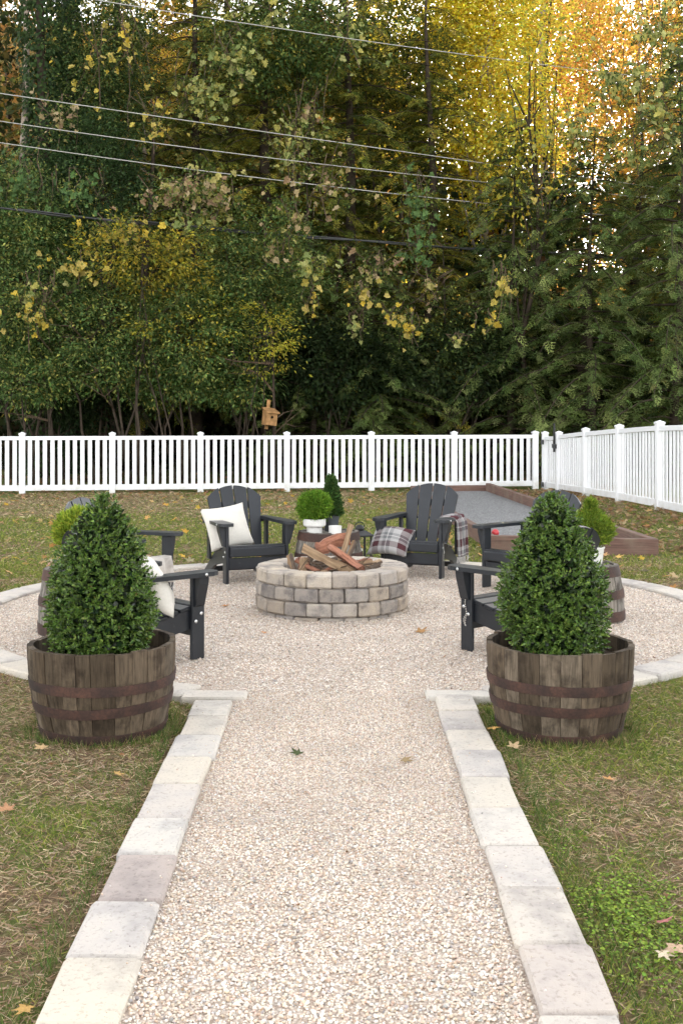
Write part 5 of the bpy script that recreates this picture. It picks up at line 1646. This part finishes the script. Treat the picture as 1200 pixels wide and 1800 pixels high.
def vine(label, blobs, seed):
    """blobs: (px, py, Y, rx, ry, count, palette)"""
    r = random.Random(seed); sp_, sc_ = [], []
    Y0 = blobs[0][2]; b0 = at(blobs[0][0], blobs[0][1], Y0)
    e = empty('climbing_vine', (b0.x, Y0, 0)); tag(e, label, 'vine', 'large leaved vines hanging in the trees')
    o0 = Vector((b0.x, Y0, 0)); st = MB()
    for (px_, py_, Y, rx, ry, cnt, pl) in blobs:
        prev = None
        top = at(px_ + r.uniform(-.3, .3) * rx, py_ - ry, Y + .5) - o0; bot = at(px_ + r.uniform(-.3, .3) * rx, py_ + ry, Y) - o0
        MB().tube([bot, bot.lerp(top, .5) + Vector((r.uniform(-.2, .2), 0, 0)), top, top + Vector((.1, .6, .1))], .012, 4).build('stem', M['twig'], e)
        for i in range(5):
            q0 = at(px_ + r.uniform(-1.1, 1.1) * rx, py_ - r.uniform(.6, 1.3) * ry, Y + r.uniform(-.2, .3)) - o0
            q2 = at(px_ + r.uniform(-1.1, 1.1) * rx, py_ + r.uniform(.1, 1.2) * ry, Y + r.uniform(-.3, .2)) - o0
            MB().tube([q0, q0.lerp(q2, .35) + Vector((r.uniform(-.15, .15), 0, r.uniform(-.1, .1))), q0.lerp(q2, .7) + Vector((r.uniform(-.12, .12), 0, -.05)), q2], [.010, .008, .006, .004], 4).build('stem', M['twig'], e)
        for i in range(int(cnt * 1.7)):
            a = r.random() * 6.28; q_ = abs(r.gauss(0, .6))
            p = at(px_ + 1.3 * rx * q_ * math.cos(a), py_ + 1.25 * ry * q_ * math.sin(a), Y + r.uniform(-.35, .35)) - o0
            o = link('leaf', HEART[r.randrange(9)], e)
            s = r.uniform(.07, .19)
            ax = Vector((r.uniform(-1.1, 1.1), r.uniform(-.8, .5), -.8 + r.uniform(-.3, .5))).normalized(); nr = Vector((r.uniform(-1, 1), -.8, r.uniform(-.2, 1.2)))
            y_ = nr.cross(ax).normalized(); z_ = ax.cross(y_)
            o.matrix_local = Matrix.Translation(p) @ Matrix((ax, y_, z_)).transposed().to_4x4() @ Matrix.Scale(s, 4)
            c = r.choice(VC[pl]); k = r.uniform(.75, 1.2); o.color = (c[0] * k, c[1] * k, c[2] * k, 1)
            for j in range(9):
                sp_.append(p + Vector((r.gauss(0, .22), r.gauss(0, .2), r.gauss(.02, .2)))); sc_.append(r.choice([(.08, .12, .03), (.13, .17, .04), (.055, .085, .024), (.20, .21, .05)]))
    rn = np.random.default_rng(seed); ns_ = len(sp_); ls_ = rn.uniform(.05, .10, ns_)
    V, T, C = scatter_arrays(LEAF[0], LEAF[1], np.array([tuple(q) for q in sp_]), frames(unit(ns_, rn) - np.array([0, 0, .5]), unit(ns_, rn) + np.array([0, -.4, .6])), np.column_stack([ls_, ls_ * 1.1, ls_]), np.array(sc_) * rn.uniform(.7, 1.3, (ns_, 1)))
    tag(link('small_leaves', fast_mesh('small_leaves', V, T, M['leaf'], C), e), kind='stuff')
vine('pale green large leaved vine hanging in the upper left below the top wire', [(415, 105, 29.4, 55, 45, 46, 'pale'), (355, 160, 29.4, 40, 55, 34, 'pale'), (225, 70, 29.6, 35, 60, 16, 'yellow')], 1)
vine('tan and yellow leaved vine mounded above the black cable', [(310, 335, 26.4, 65, 30, 46, 'tan'), (380, 350, 26.5, 50, 40, 26, 'tan'), (330, 400, 26.4, 40, 40, 16, 'pale')], 2)
vine('pale leaved vine hanging down the middle hemlock', [(525, 235, 29.6, 30, 40, 16, 'pale'), (505, 270, 29.6, 35, 45, 18, 'pale'), (540, 200, 29.8, 40, 60, 14, 'tan')], 3)
vine('yellow leaves strung along the left edge shrub', [(60, 560, 26.2, 35, 60, 16, 'yellow'), (55, 520, 26.2, 40, 40, 10, 'pale')], 4)
vine('pale leaved vine cascading at the upper right corner', [(1150, 60, 26.8, 60, 70, 54, 'pale'), (1080, 140, 27.0, 60, 60, 38, 'pale'), (1160, 190, 26.8, 40, 50, 26, 'pale')], 5)
vine('yellow leaved vine strung below the middle hemlock boughs', [(720, 575, 27.6, 22, 30, 16, 'yellow'), (690, 555, 27.6, 20, 20, 6, 'yellow'), (640, 520, 27.8, 25, 25, 9, 'yellow'), (625, 570, 27.8, 15, 25, 6, 'pale')], 6)
vine('yellow leaved vine strand hanging left of the big drooping hemlock', [(883, 505, 27.2, 18, 40, 16, 'yellow'), (860, 565, 27.2, 25, 20, 8, 'yellow'), (805, 598, 27.4, 12, 12, 3, 'pale')], 7)
vine('green leaved vine at the left beneath the lowest white wire', [(130, 335, 27.6, 45, 40, 26, 'green'), (40, 320, 27.4, 40, 50, 24, 'green')], 8)
vine('pale leaved vine beside the black cable in the middle', [(540, 470, 27.0, 35, 20, 16, 'pale'), (550, 525, 27.0, 12, 30, 7, 'yellow'), (520, 385, 27.4, 25, 30, 12, 'tan')], 9)
vine('yellow leaved vine over the left of the lower shrubs', [(140, 470, 26.3, 60, 30, 20, 'yellow'), (215, 410, 26.4, 60, 30, 24, 'yellow')], 10)
vine('green vine column climbing in the shade right of the centre', [(735, 360, 29.4, 25, 60, 34, 'green'), (735, 440, 29.4, 20, 40, 18, 'green')], 11)

vine('sparse pale leaves strung high in the middle hemlocks', [(470, 30, 29.6, 90, 40, 22, 'pale'), (620, 60, 29.8, 60, 60, 22, 'pale'), (570, 330, 29.0, 60, 60, 18, 'tan')], 12)
vine('sparse yellow leaves scattered in the upper left tree', [(170, 110, 29.4, 60, 80, 16, 'yellow'), (110, 215, 29.2, 50, 50, 22, 'tan'), (270, 220, 29.4, 60, 50, 16, 'yellow')], 13)
vine('pale leaves scattered over the right hemlock tops', [(1010, 230, 28.0, 60, 50, 26, 'pale'), (960, 330, 28.0, 40, 40, 10, 'yellow'), (1110, 270, 27.4, 50, 40, 16, 'pale')], 14)
vine('dry tan leaves hanging among the middle boughs', [(650, 480, 28.2, 60, 40, 18, 'tan'), (480, 440, 27.2, 30, 40, 14, 'tan'), (760, 500, 28.4, 40, 30, 10, 'tan')], 15)

# ------------------------------------------------------------------ overhead wires
def wire(label, pts_, r_, mat, n=1):
    # depth grows to the right: straight in plan
    b = MB(); P = []
    xs_ = np.linspace(-260, 1500, 40)
    py = np.interp(xs_, [p[0] for p in pts_], [p[1] for p in pts_])
    k2 = np.polyfit([p[0] for p in pts_], [p[1] for p in pts_], 2)
    for x in xs_:
        inv = 1 / 26.6 + (1 / 30.6 - 1 / 26.6) * x / 850
        P.append(at(x, np.polyval(k2, x), 1 / inv))
    o = link('overhead_wire', None) if False else None
    if n == 1:
        o = b.tube(P, r_, 6).build('overhead_wire', M[mat], None, True)
    else:
        for j in range(n):
            b.tube([p + Vector((0, .02 * math.sin(i * 1.3 + j * 2), .028 * math.cos(i * .9 + j * 2.1))) for i, p in enumerate(P)], r_, 6)
        o = b.build('overhead_cable', M[mat], None, True)
    tag(o, label, 'cable', 'overhead wires crossing in front of the wood')
wire('topmost pale overhead wire crossing the tree tops', [(170, 0), (600, 66), (810, 95)], .0115, 'wire')
wire('second pale overhead wire from the top', [(0, 164), (300, 208), (600, 251), (830, 284)], .0115, 'wire')
wire('third pale overhead wire from the top', [(0, 213), (300, 255), (600, 293), (850, 320)], .0115, 'wire')
wire('lowest pale overhead wire above the black cable', [(0, 251), (300, 292), (600, 331), (860, 358)], .0115, 'wire')
wire('thick black twisted overhead cable below the pale wires', [(20, 369), (300, 395), (600, 422), (850, 438)], .022, 'wire_black', 2)

# ------------------------------------------------------------------ bird house
bp = at(474, 735, 26.6)
e = empty('bird_house', bp); tag(e, 'weathered wooden bird house tilted on the tree behind the fence', 'bird house'); e.rotation_euler = (0, .10, .5)
w, d_, h = .13, .12, .30
b = MB(); b.add([(-w, -d_, -.16), (w, -d_, -.16), (w, d_, -.16), (-w, d_, -.16), (-w, -d_, .12), (w, -d_, .12), (w, d_, .20), (-w, d_, .20)], [(3, 2, 1, 0), (4, 5, 6, 7), (0, 1, 5, 4), (1, 2, 6, 5), (2, 3, 7, 6), (3, 0, 4, 7)])
b.build('box', M['birdhouse'], e)
b = MB(); b.add([(-w - .03, -d_ - .07, .105), (w + .03, -d_ - .07, .105), (w + .03, d_ + .02, .215), (-w - .03, d_ + .02, .215), (-w - .03, -d_ - .07, .13), (w + .03, -d_ - .07, .13), (w + .03, d_ + .02, .24), (-w - .03, d_ + .02, .24)], [(3, 2, 1, 0), (4, 5, 6, 7), (0, 1, 5, 4), (1, 2, 6, 5), (2, 3, 7, 6), (3, 0, 4, 7)])
b.build('roof', M['birdhouse'], e)
MB().bbox(-.04, .04, d_ + .003, d_ + .028, -.25, .42, .004).build('mounting_board', M['birdhouse'], e)
MB().lathe([(.03, 0), (.03, .003)], 14).build('hole_shade_disc', M['hole_shade'], e).matrix_local = Matrix.Translation((0, -d_ - .001, .02)) @ Matrix.Rotation(math.pi / 2, 4, 'X')  # flat dark disc: shade of the opening put into colour, front is uncut
bare_tree('thin dark trunk carrying the bird house', 476, 26.95, 3.4, .06, .1, 71)
